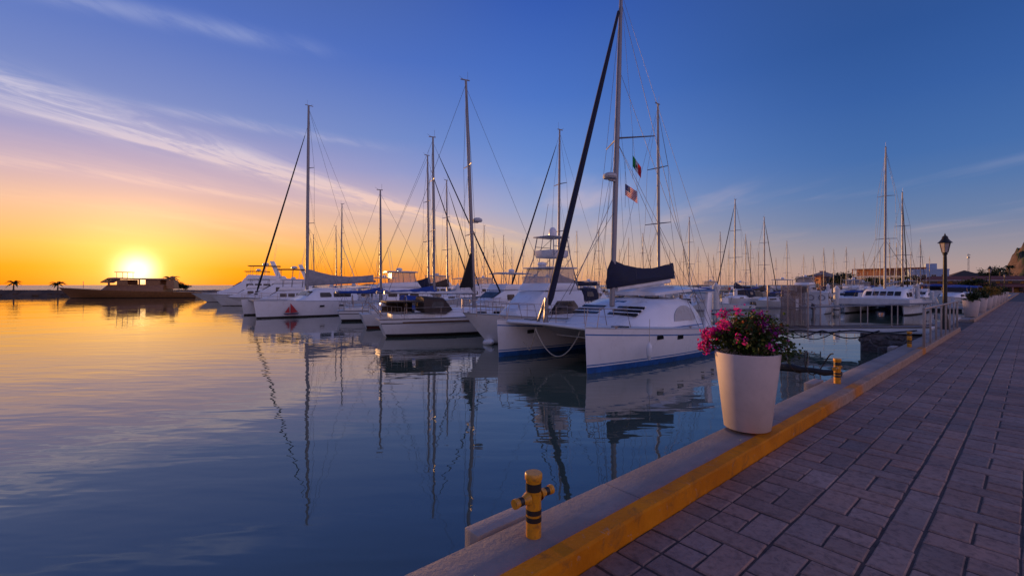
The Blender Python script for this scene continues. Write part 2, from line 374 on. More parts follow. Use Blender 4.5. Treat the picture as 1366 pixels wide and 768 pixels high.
def tag(o, label, cat, group=None):
    o['label'] = label; o['category'] = cat
    if group: o['group'] = group
    return o
def thing(name, label, cat, loc, rz=0.0, group=None, sc=None):
    o = bpy.data.objects.new(name, None); COL.objects.link(o); o.empty_display_size = .3
    o.location = loc; o.rotation_euler = (0, 0, rz)
    if sc: o.scale = (sc, sc, sc)
    return tag(o, label, cat, group)
def struct(o, kind='structure'): o['kind'] = kind; return o
def copy_tree(o, parent=None):
    c = o.copy(); COL.objects.link(c); c.parent = parent
    for ch in list(o.children): copy_tree(ch, c)
    return c
def tint(o, cols):
    """per-face colours -> corner attribute"""
    me = o.data; at = me.color_attributes.new('tint', 'FLOAT_COLOR', 'CORNER'); buf = []
    for p in me.polygons:
        c = cols[p.index]
        buf += [c[0], c[1], c[2], 1.0]*p.loop_total
    at.data.foreach_set('color', buf)
QROT = math.atan2(UY, UX)                    # objects with this turn have +x along the quay, +y towards the water (-R)
# ================================================================== the setting
# water: the calm basin and the open sea past the breakwater
mb = MB(); mb.quad((-900,-60,0), (500,-60,0), (500,131,0), (-900,131,0)); struct(mb.build('water', 'water', smooth=0))
mb = MB(); mb.quad((-9000,131,-.01), (9000,131,-.01), (9000,16000,-.01), (-9000,16000,-.01)); struct(mb.build('sea', 'sea', smooth=0))

# land behind the quay edge, in the quay frame (x along the quay, y towards the water)
def quayobj(mb, name, mats, **k):
    o = mb.build(name, mats, **k); o.rotation_euler = (0, 0, QROT); return o
mb = MB()
mb.quad((-40,1.80,1.151), (-40,-400,1.151), (600,-400,1.151), (600,1.80,1.151))
mb.quad((24.0,2.31,1.151), (24.0,1.80,1.151), (30.0,1.80,1.151), (30.0,2.31,1.151))
g = struct(quayobj(mb, 'ground', 'paver', smooth=0)); tint(g, [(.24,.22,.22)]*9)

# stamped ashlar paving
rnd = random.Random(3)
mb = MB(); tcol = []
def tile(x0, x1, y0, y1):
    g_ = .0065; b_ = .008; dz_ = rnd.uniform(-.0025, .0025)
    j = lambda: rnd.uniform(-.005, .005)
    zt = [1.16+dz_+rnd.uniform(-.0022, .0022) for _ in range(4)]
    gx = .0105
    o = [(x0+gx+j(), y0+g_+j()), (x1-gx+j(), y0+g_+j()), (x1-gx+j(), y1-g_+j()), (x0+gx+j(), y1-g_+j())]
    cx, cy = (x0+x1)/2, (y0+y1)/2
    vs = [(a, b, 1.1512) for a, b in o]
    for (a, b), z in zip(o, zt): vs.append((a+(b_ if a < cx else -b_), b+(b_ if b < cy else -b_), z))
    mb.add(vs, [(4,5,6,7),(0,1,5,4),(1,2,6,5),(2,3,7,6),(3,0,4,7)])
    k = rnd.uniform(.80, 1.16); w = rnd.uniform(-.07, .07)
    tcol.extend([(k*(1+w), k, k*(1-w*.8))]*5)
PER = .63
def zone(p0, p1, kind, off, s1):
    w = p1-p0; s = -2.6+off
    while s < s1:
        if kind == 'band':
            tile(s, s+.40, -p1, -p0); s += .40; continue
        a = .21*rnd.uniform(.94, 1.06); q = p0+w*(.5 if kind != 'K' else .62)
        if kind == 'K': tile(s, s+a, -q, -p0); tile(s, s+a, -p1, -q)
        else: tile(s, s+a, -p1, -p0)
        if kind in ('A', 'K'): tile(s+a, s+PER, -q, -p0); m = s+a+(PER-a)*rnd.uniform(.46, .54); tile(s+a, m, -p1, -q); tile(m, s+PER, -p1, -q)
        else: tile(s+a, s+PER, -p1, -q); m = s+a+(PER-a)*rnd.uniform(.46, .54); tile(s+a, m, -q, -p0); tile(m, s+PER, -q, -p0)
        s += PER
def ashlar(p0, p1, n, s1, s0=-2.6):
    """interlocking stones: random 1x2, 2x1 and 1x1 pieces on a .21 m module"""
    w = (p1-p0)/n; m = .21; R = int((s1-s0)/m); used = set()
    for r in range(R):
        for c in range(n):
            if (r, c) in used: continue
            q = rnd.random(); a, d = 1, 1
            if q < .46 and c+1 < n and (r, c+1) not in used: d = 2
            elif q < .80: a = 2
            if q > .93 and c+1 < n and (r, c+1) not in used: a, d = 2, 2
            for i in range(a):
                for k in range(d): used.add((r+i, c+k))
            tile(s0+r*m, s0+(r+a)*m, -(p0+w*(c+d)), -(p0+w*c))
def kerb_zone(p0, p1, s1, s0=-2.6):
    w = (p1-p0)/3; m = .21; C = lambda k: p0+w*k
    while s0 < s1:
        e = rnd.uniform(-.02, .02)
        tile(s0-m+e*0, s0+m, -C(1), -C(0)) if rnd.random() < .55 else (tile(s0-m, s0, -C(1), -C(0)), tile(s0, s0+m, -C(1), -C(0)))
        tile(s0+m, s0+2*m, -C(1), -C(0))
        tile(s0, s0+m, -C(3), -C(1)); tile(s0+m, s0+3*m, -C(3), -C(2)); tile(s0+m, s0+2*m+e, -C(2), -C(1)); tile(s0+2*m+e, s0+3*m, -C(2), -C(1))
        s0 += 3*m
kerb_zone(-1.792, -1.155, 70); zone(-1.155, -.70, 'A', .237, 70); zone(-.692, -.50, 'band', .1, 70); zone(-.495, -.05, 'A', .41, 70); ashlar(-.05, 3.73, 18, 46)
pv = struct(quayobj(mb, 'pavement', 'paver', smooth=0, recalc=False)); tint(pv, tcol)

# quay body, ledge slabs, kerb
mb = MB()
mb.box((2.0, 2.05, -.4), (44.0, .50, 3.20)); mb.box((27.0, 2.05, -.455), (6.0, .50, 3.20))
mb.box((85, 2.05, -.4), (110, .50, 3.20))
struct(quayobj(mb, 'quay_side', 'quay_face', smooth=0))
mb = MB(); s = -12.0; rnd = random.Random(5)
while s < 140:
    e = s+3.0
    if not (e > 24.0 and s < 30.0):
        mb.box(((s+e)/2, 2.128+rnd.uniform(-.003,.003), 1.235+rnd.uniform(-.003,.003)), (e-s-.008, .364, .07))
    s = e
o = struct(quayobj(mb, 'quay_ledge', 'concrete', bevel=.010))
def kerb_run(name, s0, s1):
    rnd = random.Random(int(s0)+11); mb = MB(); n = int((s1-s0)/.22); sec = []
    for i in range(n+1):
        x = s0+(s1-s0)*i/n; j = lambda a: rnd.uniform(-a, a)
        w0, w1 = 1.795+j(.003), 1.938+j(.002); zt = ZK+j(.0025); c = .012+abs(j(.006)); c2 = .010+abs(j(.004))
        sec.append([(x,w0-.006,1.14), (x,w0+j(.002),zt-c-.05), (x,w0+.002,zt-c), (x,w0+c*.9,zt), (x,w1-c2,zt), (x,w1,zt-c2), (x,w1,1.14)])
    mb.rings(sec); return struct(quayobj(mb, name, 'kerb_paint', smooth=28))
kerb_run('kerb', -6, 24.0); kerb_run('kerb', 30.0, 130)

# rubble abutment under the gangway and its concrete cap
t = thing('stone_abutment', 'dark rubble stone abutment under the landward end of the gangway', 'abutment', SP(27.2,-3.65,0), QROT)
mb = MB()
rnd = random.Random(8)
mb.box((0, 0, -.60), (5.2, 2.66, 2.8)); mb.build('stonework', 'rubble', t, smooth=0)
mb = MB()
for i in range(170):                                     # rough stones standing out of the two seen faces
    if i < 90: c = (-2.58, rnd.uniform(-1.25, 1.30), rnd.uniform(-.25, .72))
    else: c = (rnd.uniform(-2.5, 2.5), 1.32, rnd.uniform(-.25, .72))
    r = rnd.uniform(.08, .19); pts = []
    mb.lathe([(.01,-r*.7),(r*.8,-r*.45),(r*rnd.uniform(.9,1.1),0),(r*.75,r*.5),(.01,r*.68)], c, 7, sx=.5 if i < 90 else 1.1, sy=1.1 if i < 90 else .5)
mb.build('facing_stone', 'rubble', t, smooth=0)['kind'] = 'stuff'
mb = MB(); mb.box((.7,-.9,.98), (3.7,.8,.30)); mb.build('landing', 'concrete', t, bevel=.015)

# small concrete pads of the bollards
def bollard(s, label, padlabel):
    b = thing('mooring_bollard', label, 'bollard', SP(s, -2.125, ZL), QROT, 'yellow mooring bollards on the quay ledge')
    mb = MB(); mb.lathe([(.050,0),(.050,.36),(.052,.365),(.057,.372),(.057,.405),(.052,.412),(.001,.412)], n=28); mb.build('post', 'yellow_post', b, 40)
    mb = MB(); mb.tube((-.155,0,.255), (.155,0,.255), .026, n=18)
    for q in (-1, 1): mb.tube((q*.145,0,.255), (q*.168,0,.255), .031, n=18); mb.tube((q*.05,0,.255), (q*.085,0,.255), .042, .027, n=18, caps=False)
    mb.build('cross_bar', 'yellow_post', b, 40)
    for z in (.118, .165, .325):
        mb = MB(); mb.lathe([(.0515,z-.016),(.0515,z+.016)] if z < .3 else [(.0515,z-.026),(.0515,z+.026)], n=28, caps=False); mb.build('black_band', 'black_band', b, 40)
    for q in (-1, 1):
        mb = MB(); mb.tube((q*.098,0,.255), (q*.130,0,.255), .0275, n=18, caps=False); mb.build('black_band', 'black_band', b, 40)
    mb = MB(); mb.box((-.02, -.075, 0), (.52, .15, .24))
    o = mb.build('fender_block', 'concrete_pale', bevel=.008); o.location = SP(s+.02, -2.535, 1.13); o.rotation_euler = (0,0,QROT)
    tag(o, padlabel, 'fender block', 'pale blocks on the quay face below the bollards')
    return b
bollard(2.02, 'yellow T bollard with black bands in front, nearest the water corner', 'pale concrete block jutting from the quay below the large front bollard')
bollard(8.97, 'yellow black-banded bollard just past the flower planter', 'pale concrete block on the quay beside the bollard past the planter')
bollard(15.63, 'small yellow bollard standing by the foot of the steel railing', 'pale concrete block on the quay near the rubble abutment')

# railing on the kerb
t = thing('railing', 'short stainless railing of square posts on the kerb end', 'railing', SP(15.73,-1.85,ZK), QROT)
for i in range(8):
    mb = MB(); r = .032 if i in (0, 7) else .024
    mb.box((1.11*i, 0, .485), (r*1.7, r*1.7, .97)); mb.build('post', 'steel', t, bevel=.004)
mb = MB(); mb.box((3.885, 0, .985), (7.84, .055, .04)); mb.build('top_rail', 'steel', t, bevel=.006)

# gangway down to the pier
GS, GP0, GP1 = 25.25, -2.7, -12.6; GL = GP0-GP1
ga = math.atan2(1.165-.45, GL)
t = thing('gangway', 'grey gangway with steel handrails sloping down from quay to pier', 'gangway', SP(GS, GP0, 1.19), QROT+R_(90))
def gz(y): return -math.tan(ga)*y
mb = MB(); mb.prism([(0,-.14),(0,0.0),(GL,gz(GL)),(GL,gz(GL)-.14)], 'y', -.62, .62) if False else None
mb = MB(); mb.rings([[(0,y,-.27),(0,y,-.02),(GL,y,gz(GL)-.02),(GL,y,gz(GL)-.27)] for y in (-.62,.62)]); mb.build('deck', 'gelcoat', t, bevel=.01)
for y in (-.64, .64):
    mb = MB(); mb.rings([[(0,y+d,-.02),(0,y+d,.03),(GL,y+d,gz(GL)+.03),(GL,y+d,gz(GL)-.02)] for d in (-.02,.02)]); mb.build('toe_board', 'teak', t)
    mb = MB(); mb.path([(0,y,.95),(GL,y,gz(GL)+.95)], .022, 8); mb.build('handrail', 'steel', t)
    for k in range(10):
        x = .15+k*1.06; mb = MB(); mb.box((x, y, gz(x)+.47), (.036,.036,.95)); mb.build('post', 'steel', t)
for sp, sag, z0, r in ((.4,.10,-.12,.028), (1.6,.34,-.14,.030), (3.0,.42,-.13,.022)):   # service cables slung under the near side
    mb = MB(); pts = []
    for k in range(33):
        u = k/32; x = sp+u*(6.4 if sp < 1 else 4.2); d = sag*abs(math.sin(u*math.pi*(3 if sp < 1 else 2)))**1.3
        pts.append((x, .70, gz(x)+z0-d))
    mb.path(pts, r, 6); mb.build('cable', 'rubber', t)
# wire cage with gate on the gangway
t = thing('gate_cage', 'wire mesh security cage with gate halfway down the gangway', 'security gate', SP(GS, GP0-4.2, .88), QROT+R_(90))
def mesh_panel(P0, ax, ay, w, h, step=.05, r=.0055):
    mb = MB(); P0 = Vector(P0); ax = Vector(ax); ay = Vector(ay); k = 0
    while k*step <= w: mb.tube(P0+ax*k*step, P0+ax*k*step+ay*h, r, n=3, caps=False); k += 1
    k = 0
    while k*step <= h: mb.tube(P0+ay*k*step, P0+ay*k*step+ax*w, r, n=3, caps=False); k += 1
    return mb
for y in (-.95, .95):
    mesh_panel((0,y,-.35), (1,0,0), (0,0,1), 1.75, 2.35).build('mesh_panel', 'wire_mesh', t, 0)
    mb = MB()
    for x in (0, .85, 1.75): mb.tube((x,y,-.5), (x,y,2.02), .028, n=6)
    for z in (-.36, .9, 2.0): mb.tube((0,y,z), (1.75,y,z), .02, n=6)
    mb.tube((.1,y,.95), (1.7,y,1.95), .018, n=6); mb.build('frame', 'steel', t)
mesh_panel((.85,-.9,0), (0,1,0), (0,0,1), 1.8, 2.0).build('gate_leaf', 'wire_mesh', t, 0)
mb = MB(); mb.box((.8,-.2,1.05), (.03,.42,.55)); mb.build('notice_board', 'plaster_white', t)
for y, q in ((-.95,-1), (.95,1)):
    mesh_panel((.85,y,-.35), (0,q,0), (0,0,1), .75, 2.3, .07).build('side_wing', 'wire_mesh', t, 0)

# barbed boom pole off the ledge
t = thing('barrier_boom', 'black barrier boom with coiled razor wire reaching over the water', 'barrier', SP(9.62,-2.2,1.27), QROT)
mb = MB(); rnd = random.Random(4)
mb.path([(0.02*math.sin(k*1.7), .02+k*.13, .05+.012*math.sin(k*2.3)) for k in range(18)], [.06+rnd.uniform(-.014,.02) for k in range(18)], 9); mb.build('pole', 'rubber', t)
mb = MB(); pts = []
for k in range(90):
    a = k*.215; pts.append((.17*math.sin(a), .14+k*.0145+.10*math.sin(a*.5), .19+.21*math.cos(a)))
mb.path(pts, .011, 5)
for k in range(2, 88, 2):
    p = Vector(pts[k]); d = Vector((rnd.uniform(-1,1), rnd.uniform(-1,1), rnd.uniform(-1,1))).normalized()*.028; mb.tube(p-d, p+d, .004, n=3)
mb.build('razor_wire', 'rubber', t)

# the planters
def planter(loc, label, group):
    t = thing('planter', label, 'planter', loc, 0, group)
    mb = MB(); mb.lathe([(.001,0),(.226,0),(.238,.008),(.335,.835),(.331,.845),(.305,.845),(.299,.835),(.293,.74)], n=64, caps=False); mb.build('pot', 'planter', t, 50)
    mb = MB(); rnd = random.Random(2); n = 24
    for k, (r, z) in enumerate(((.289,.722),(.22,.735),(.12,.745),(.001,.75))): pass
    mb.rings([[(r*math.cos(6.28318*k/n), r*math.sin(6.28318*k/n), z+rnd.uniform(-.008,.008)) for k in range(n)] for r, z in ((.294,.755),(.22,.768),(.12,.778),(.002,.78))], caps=False); mb.build('soil', 'soil', t)
    return t
PL = Vector((2.645, 5.06, ZK+.003))
planter(PL, 'large white tapered planter holding the pink bougainvillea', 'white planters along the kerb')

def leaf_cloud(rnd, pts, size, cols, cup=.35):
    """small folded leaves at the given points"""
    mb = MB(); tc_ = []
    for p, outw in pts:
        n = Vector((rnd.gauss(0,1), rnd.gauss(0,1), rnd.gauss(0,1))).normalized()*.9 + outw*.7 + Vector((0,0,.35)); n.normalize()
        a = n.orthogonal().normalized(); a = Matrix.Rotation(rnd.uniform(0,6.283), 3, n) @ a; b = n.cross(a)
        l = size*rnd.uniform(.7,1.35); w = l*.36; p = Vector(p)
        mb.add([p-a*l*.5, p+b*w+n*w*cup, p+a*l*.55, p-b*w+n*w*cup], [(0,1,2),(0,2,3)])
        c = cols(p); k = rnd.uniform(.65,1.35); c = tuple(x*k for x in c); tc_ += [c, c]
    return mb, tc_
t = thing('bougainvillea', 'bushy bougainvillea with magenta blossoms growing in the white planter', 'plant', PL+Vector((0,0,.77)))
rnd = random.Random(21)
stems = MB(); lp = []; fp = []; wp = []
stems.path([(0,0,-.02),(.01,-.01,.08),(-.01,.0,.2)], [.035,.028,.024], 8)
VX = Vector((.89, -.46, 0)); VY = Vector((.46, .89, 0))    # picture-right and away, on the ground plane
lobes = []
for i in range(78):
    a = rnd.uniform(0, 6.283); e = rnd.uniform(-.22, 1.3)
    d = VX*(math.cos(a)*math.cos(e)) + VY*(math.sin(a)*math.cos(e)*.85) + Vector((0,0,math.sin(e)))
    if e < .1 and d.dot(VX) < .25: continue
    L_ = rnd.uniform(.62, 1.0); tip = Vector((0,0,.20)) + Vector((d.x*.44, d.y*.44, d.z*.34 if d.z > 0 else d.z*.22))*L_ + VX*.03
    lobes.append((tip, d))
for tip, d in ((VX*.52+Vector((0,0,.05)), VX), (VX*.50+Vector((0,0,.12)), VX), (VX*.40+Vector((0,0,.0)), VX), (-VX*.42+Vector((0,0,.12)), -VX), (-VX*.38+Vector((0,0,.18)), -VX), (-VX*.41+Vector((0,0,.08)), -VX)): lobes.append((tip, d))
for tip, d in lobes:
    mid = tip*.5+Vector((0,0,.06)); stems.path([(0,0,.10), mid, tip], [.010,.006,.003], 5)
    for k in range(58):
        u = rnd.random()**.6; p = Vector((0,0,.1)).lerp(mid, min(1, u*2)) if u < .5 else mid.lerp(tip, (u-.5)*2)
        p = p + Vector((rnd.gauss(0,.05), rnd.gauss(0,.05), rnd.gauss(0,.04))); lp.append((p, d*.6))
    px = tip.dot(VX)
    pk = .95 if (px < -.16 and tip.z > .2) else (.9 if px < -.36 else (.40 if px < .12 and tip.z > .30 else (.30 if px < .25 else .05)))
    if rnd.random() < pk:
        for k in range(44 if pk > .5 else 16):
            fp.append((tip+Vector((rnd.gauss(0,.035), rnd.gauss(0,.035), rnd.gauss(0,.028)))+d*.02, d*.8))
    if rnd.random() < .35:
        for k in range(3): wp.append((tip+Vector((rnd.gauss(0,.05), rnd.gauss(0,.05), rnd.gauss(0,.04)))+d*.03, d))
stems.build('stem', 'bark', t)
def lc(p):
    r = rnd.random()
    if p.z > .3 and r < .16: return (.26,.085,.03)
    if r < .55: return (.045,.095,.022)
    if r < .86: return (.10,.15,.028)
    return (.12,.13,.025)
mb, c_ = leaf_cloud(rnd, lp, .042, lc); o = mb.build('foliage', 'leaf', t, 0, recalc=False); tint(o, c_)
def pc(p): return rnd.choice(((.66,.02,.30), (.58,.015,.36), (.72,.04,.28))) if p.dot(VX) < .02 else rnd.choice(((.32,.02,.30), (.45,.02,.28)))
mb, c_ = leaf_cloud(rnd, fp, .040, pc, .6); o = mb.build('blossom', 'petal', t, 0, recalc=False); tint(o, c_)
mb, c_ = leaf_cloud(rnd, wp, .022, lambda p: (.7,.62,.5), .5); o = mb.build('floret', 'petal', t, 0, recalc=False); tint(o, c_); o['kind'] = 'stuff'
for i, s in enumerate((32.5, 38.4, 44.0, 49.6, 55.2, 61, 67, 73.5)):
    loc = SP(s, -2.05, ZK-.01); q = ['first', 'second', 'third', 'fourth', 'fifth', 'sixth', 'seventh', 'farthest'][i]
    planter(loc, f'white planter with a low shrub past the railing, {q} of the row', 'white planters along the kerb')
    b = thing('shrub', f'low bushy shrub in the {q} white planter past the railing', 'shrub', loc+Vector((0,0,.77)), 0, 'shrubs in the far planters')
    rnd = random.Random(100+i); pts = []; yel = i in (2, 3, 4)
    st = MB()
    for k in range(26):
        a = rnd.uniform(0,6.283); e = rnd.uniform(.05,1.35); d = Vector((math.cos(a)*math.cos(e), math.sin(a)*math.cos(e), math.sin(e)))
        tip = Vector((d.x*.46, d.y*.46, d.z*(.62 if i == 0 else .75)))*rnd.uniform(.6,1.05); st.path([(0,0,-.01), tip*.5, tip], [.012,.008,.003], 4)
        for j in range(24): pts.append((tip*rnd.uniform(.45,1.05)+Vector((rnd.gauss(0,.06), rnd.gauss(0,.06), rnd.gauss(0,.05))), d))
    st.build('stem', 'bark', b, 0)
    cols = (lambda p: rnd.choice(((.16,.12,.02),(.10,.09,.02),(.22,.13,.03)))) if yel else (lambda p: rnd.choice(((.028,.055,.016),(.05,.08,.02),(.02,.04,.014))))
    mb, c_ = leaf_cloud(rnd, pts, .085, cols); o = mb.build('foliage', 'leaf', b, 0, recalc=False); tint(o, c_)

# lamp posts
def lamp(s, p, label, first=None):
    if first: c = copy_tree(first); c.location = SP(s, p, ZP); c['label'] = label; return c
    t = thing('street_lamp', label, 'street lamp', SP(s, p, ZP), QROT, 'black lantern lamps along the promenade')
    mb = MB(); mb.lathe([(.16,0),(.16,.10),(.12,.14),(.105,.45),(.09,.52),(.072,.62),(.064,1.6),(.054,2.75),(.050,2.84),(.075,2.86),(.075,2.90),(.05,2.93)], n=20); mb.build('pole', 'lamp_iron', t)
    mb = MB(); mb.lathe([(.09,2.93),(.16,3.28)], n=6, caps=False); mb.build('lantern_glass', 'lamp_glass', t, 0)
    mb = MB()
    for k in range(6):
        a = 6.28318*k/6; mb.tube((.092*math.cos(a), .092*math.sin(a), 2.93), (.163*math.cos(a), .163*math.sin(a), 3.285), .010, n=4)
    mb.lathe([(.03,2.90),(.097,2.925),(.097,2.94),(.06,2.945)], n=6)
    mb.build('lantern_frame', 'lamp_iron', t, 0)
    mb = MB(); mb.lathe([(.15,3.275),(.215,3.285),(.205,3.30),(.14,3.37),(.095,3.44),(.085,3.50),(.06,3.54),(.02,3.56),(.028,3.585),(.012,3.62),(.001,3.66)], n=12); mb.build('lantern_roof', 'lamp_iron', t, 30)
    return t
l0 = lamp(22.9, -2.12, 'tall black lantern lamp post behind the steel railing')
lamp(64, -2.75, 'thin far lantern lamp post, nearer one in front of the red roof', l0)
lamp(104, -2.9, 'farthest small lantern lamp post before the red roofed building', l0)
# ================================================================== boats
# every boat's frame: +x to the bow, +y to port, z = 0 at the waterline, origin amidships
HB = QROT + math.pi                          # bow towards the camera's end of the quay
def hull(mb, L, B, fb0, fb1, rows, y0=0, rake=.5, trake=0.0, tr=.75, tm=.5, flare=.9, fine=1.0, draft=.4, n=16, deck=0, sheer=1.4, full=.36):
    """lofted hull; rows = [(('a',z) absolute | ('r',f) fraction of the way from the waterline to the sheer | ('d',d) below the sheer, material of the strake up to it)]"""
    rings = []
    for i in range(n+1):
        t = i/n; t = t if t < .6 else .6+.4*((t-.6)/.4)**.8
        w = tr+(1-tr)*math.sin(math.pi/2*min(1, t/tm)) if t < tm else max(.012, math.cos((t-tm)/(1-tm)*math.pi/2)**(.62*fine))
        sh = fb0+(fb1-fb0)*t**sheer; ring = []
        for (kd, val), _ in rows:
            z = val if kd == 'a' else (sh*val if kd == 'r' else sh-val)
            k = max(0, (z+draft)/(sh+draft)); e = full + flare*max(0, (t-.45)/.55)**2
            hb = B/2*w*max(.012, k**e)
            x = -L/2+t*L - rake*(1-k)*t**5 + trake*(1-k)*(1-t)**6
            ring.append((x, hb, z))
        rings.append(ring)
    m = len(rows); full_ = [[(x, y0+y, z) for x, y, z in r] + [(x, y0-y, z) for x, y, z in reversed(r)] for r in rings]
    rm = [rows[j+1][1] for j in range(m-1)] + [deck] + [rows[j+1][1] for j in reversed(range(m-1))] + [rows[0][1]]
    mb.rings(full_, rows[2][1] if False else 0, True, True, rm)
    return [(r[-1][0], r[-1][1], r[-1][2]) for r in rings]      # the sheer line, port side
def coach(mb, secs, mi=0, y0=0):
    """cabin: sections (x, half width below, half width above, z below, z above, crown)"""
    mb.rings([[(x,y0-w0,z0),(x,y0-w0+(w0-w1)*.75,z0+(z1-z0)*.82),(x,y0-w1*.93,z1),(x,y0-w1*.5,z1+c*.8),(x,y0,z1+c),(x,y0+w1*.5,z1+c*.8),(x,y0+w1*.93,z1),(x,y0+w0-(w0-w1)*.75,z0+(z1-z0)*.82),(x,y0+w0,z0)] for x,w0,w1,z0,z1,c in secs], mi)
def rail(parent, line, h=.6, inset=.06, step=3, name='guardrail', r=.011):
    """stanchions and two lifelines along a sheer line"""
    pts = [Vector((x, y-(inset if y > 0 else -inset), z)) for x, y, z in line]
    mb = MB(); mb.path([p+Vector((0,0,h)) for p in pts], r, 5); mb.path([p+Vector((0,0,h*.5)) for p in pts], r*.7, 4)
    for p in pts[::step]: mb.tube(p, p+Vector((0,0,h)), r*1.25, n=5)
    return mb.build(name, 'steel', parent)
def sail_bag(name, parent, x0, x1, z0b, z0t, z1b, z1t, w, m, seed=1, wrap=0.0):
    rnd = random.Random(seed); mb = MB(); n = 22; rr = []
    for i in range(n+1):
        u = i/n; x = x0+(x1-x0)*u; b = z0b+(z1b-z0b)*u; tp = z0t+(z1t-z0t)*u - .26*math.sin(u*math.pi)*(z0t-z0b)*(1 if u > .15 else u/.15) + rnd.uniform(-.02,.02)
        k = min(1, .35+u*9) * min(1, .4+(1-u)*9); hw = w*(1-.35*u)*k; h = (tp-b)*min(1,.7+u*6)
        rr.append([(x, hw*.72*math.sin(a)*(1.15 if math.cos(a) < 0 else .62)+rnd.uniform(-.012,.012), b+h*.42+h*(.58 if math.cos(a) > 0 else .42)*math.cos(a)) for a in [6.28318*j/14 for j in range(14)]])
    mb.rings(rr); return mb.build(name, m, parent, 60)
def rig(root, mx, zb, H, rk=.3, r=.085, m='alu', spread=((.52,1.1,.3),), chain=(0,1.5,1.1), bow=None, stern=None, furl=None, furl_r=.07, radome=None, wr=.009, jump=None, deckz=None):
    """mast with spreaders, shrouds and stays as parts of the boat; returns the mast"""
    def at(f): return Vector((mx-rk*f, 0, zb+(H-zb)*f))
    mb = MB(); mb.path([at(0), at(.4), at(.75), at(1)], [r, r, r*.9, r*.62], 12)
    mb.box(at(1)+Vector((-.05,0,.03)), (r*5,.07,.05)); mb.tube(at(1)+Vector((.12,0,.02)), at(1)+Vector((.12,0,.55)), .008, n=4); mb.tube(at(1)+Vector((-.15,0,.05)), at(1)+Vector((-.42,0,.20)), .008, n=4)
    mast = mb.build('mast', m, root, 50)
    tips = {1: [], -1: []}
    for f, half, sweep in spread:
        p = at(f); mb = MB()
        for q in (-1, 1):
            tip = p+Vector((-sweep, q*half, -.02)); tips[q].append(tip); mb.path([p, tip], [.04,.024], 6)
        mb.build('spreader', m, mast)
    if radome:
        p = at(radome); mb = MB(); mb.lathe([(.02,-.02),(.26,0),(.30,.07),(.28,.17),(.16,.24),(.01,.25)], (p.x+.42, 0, p.z), 18); mb.box((p.x+.2,0,p.z-.05), (.5,.12,.06)); mb.build('radome', 'gelcoat_grey', mast)
    for q in (-1, 1):
        c = Vector((chain[0], q*chain[1], chain[2])); mb = MB(); mb.path([c]+tips[q]+[at(.97)], wr, 4); mb.build('shroud', 'wire', root, 0)
        lo = at(spread[0][0]-.01) if spread else at(.7)
        for dx_ in (.35, -.55): 
            mb = MB(); mb.path([c+Vector((dx_,0,0)), lo], wr*.9, 4); mb.build('shroud', 'wire', root, 0)
    if bow:
        a, b = Vector(bow), at(bow[3]) if len(bow) > 3 else at(.97); a = Vector(bow[:3]); d = b-a
        mb = MB(); mb.path([a, b], wr, 4); fs = mb.build('forestay', 'wire', root, 0)
        if furl:
            mb = MB(); mb.path([a+d*.035, a+d*.06, a+d*.35, a+d*.8, a+d*.93], [furl_r*.5, furl_r, furl_r*.95, furl_r*.6, furl_r*.3], 8); mb.lathe([(.06,-.06),(.13,-.06),(.13,.06),(.06,.06)], a+d*.025, 10); mb.build('furled_sail', furl, fs)
    for st in (stern or []):
        mb = MB(); mb.path([Vector(st), at(.985)], wr, 4); mb.build('backstay', 'wire', root, 0)
    for yy in (.5, -.45):                                   # halyards and lazy jacks
        mb = MB(); mb.path([(mx-.9-abs(yy), yy*.6, zb+1.2), at(.6)+Vector((-.05, yy*.1, 0))], wr*.6, 3); mb.build('halyard', 'wire', root, 0)
    return mast
def boom(root, x0, x1, z0, z1, r=.07, m='alu'):
    mb = MB(); mb.path([(x0,0,z0),(x1,0,z1)], r, 10); mb.box((x1-.05,0,z1), (.1,r*2.2,r*2.2)); mb.tube((x1+.5,0,z1), (x1+.7,0,z1-1.1), .012, n=4)
    return mb.build('boom', m, root, 50)
def side_y(z, w0, w1, z0, z1):
    k = (z-z0)/(z1-z0)
    return w0-(w0-w1)*.75*k/.82 if k < .82 else (w0-(w0-w1)*.75)+(w1*.93-(w0-(w0-w1)*.75))*(k-.82)/.18
def windows(root, spec, m='glass_dark', th=.03):
    """side windows: (x0, x1, z0, z1, half breadth at bottom, half breadth at top[, slope])"""
    for x0, x1, z0, z1, y0, y1 in spec:
        for q in (-1, 1):
            mb = MB(); c = min(.06, (z1-z0)*.3); pts = [(x0+c,z0),(x1-c,z0),(x1,z0+c),(x1,z1-c),(x1-c,z1),(x0+c,z1),(x0,z1-c),(x0,z0+c)]
            yy = lambda z: y0+(y1-y0)*(z-z0)/(z1-z0)
            mb.rings([[(x, q*(yy(z)-th), z) for x, z in pts], [(x, q*(yy(z)+.004), z) for x, z in pts]]); mb.build('window', m, root, 0)
def pulpit(root, x0, x1, w, z, h=.65, name='pulpit'):
    mb = MB(); pts = [(x0,-w,z+h),(x1*.5+x0*.5,-w*.7,z+h+.03),(x1,-w*.15,z+h+.06),(x1,w*.15,z+h+.06),(x1*.5+x0*.5,w*.7,z+h+.03),(x0,w,z+h)]
    mb.path(pts, .014, 6); mb.path([(a,b,c-h*.5) for a,b,c in pts], .010, 5)
    for a,b,c in pts: mb.tube((a,b,c), (a*.985+x0*.015,b*.95,z-.02), .013, n=5)
    mb.build(name, 'steel', root)
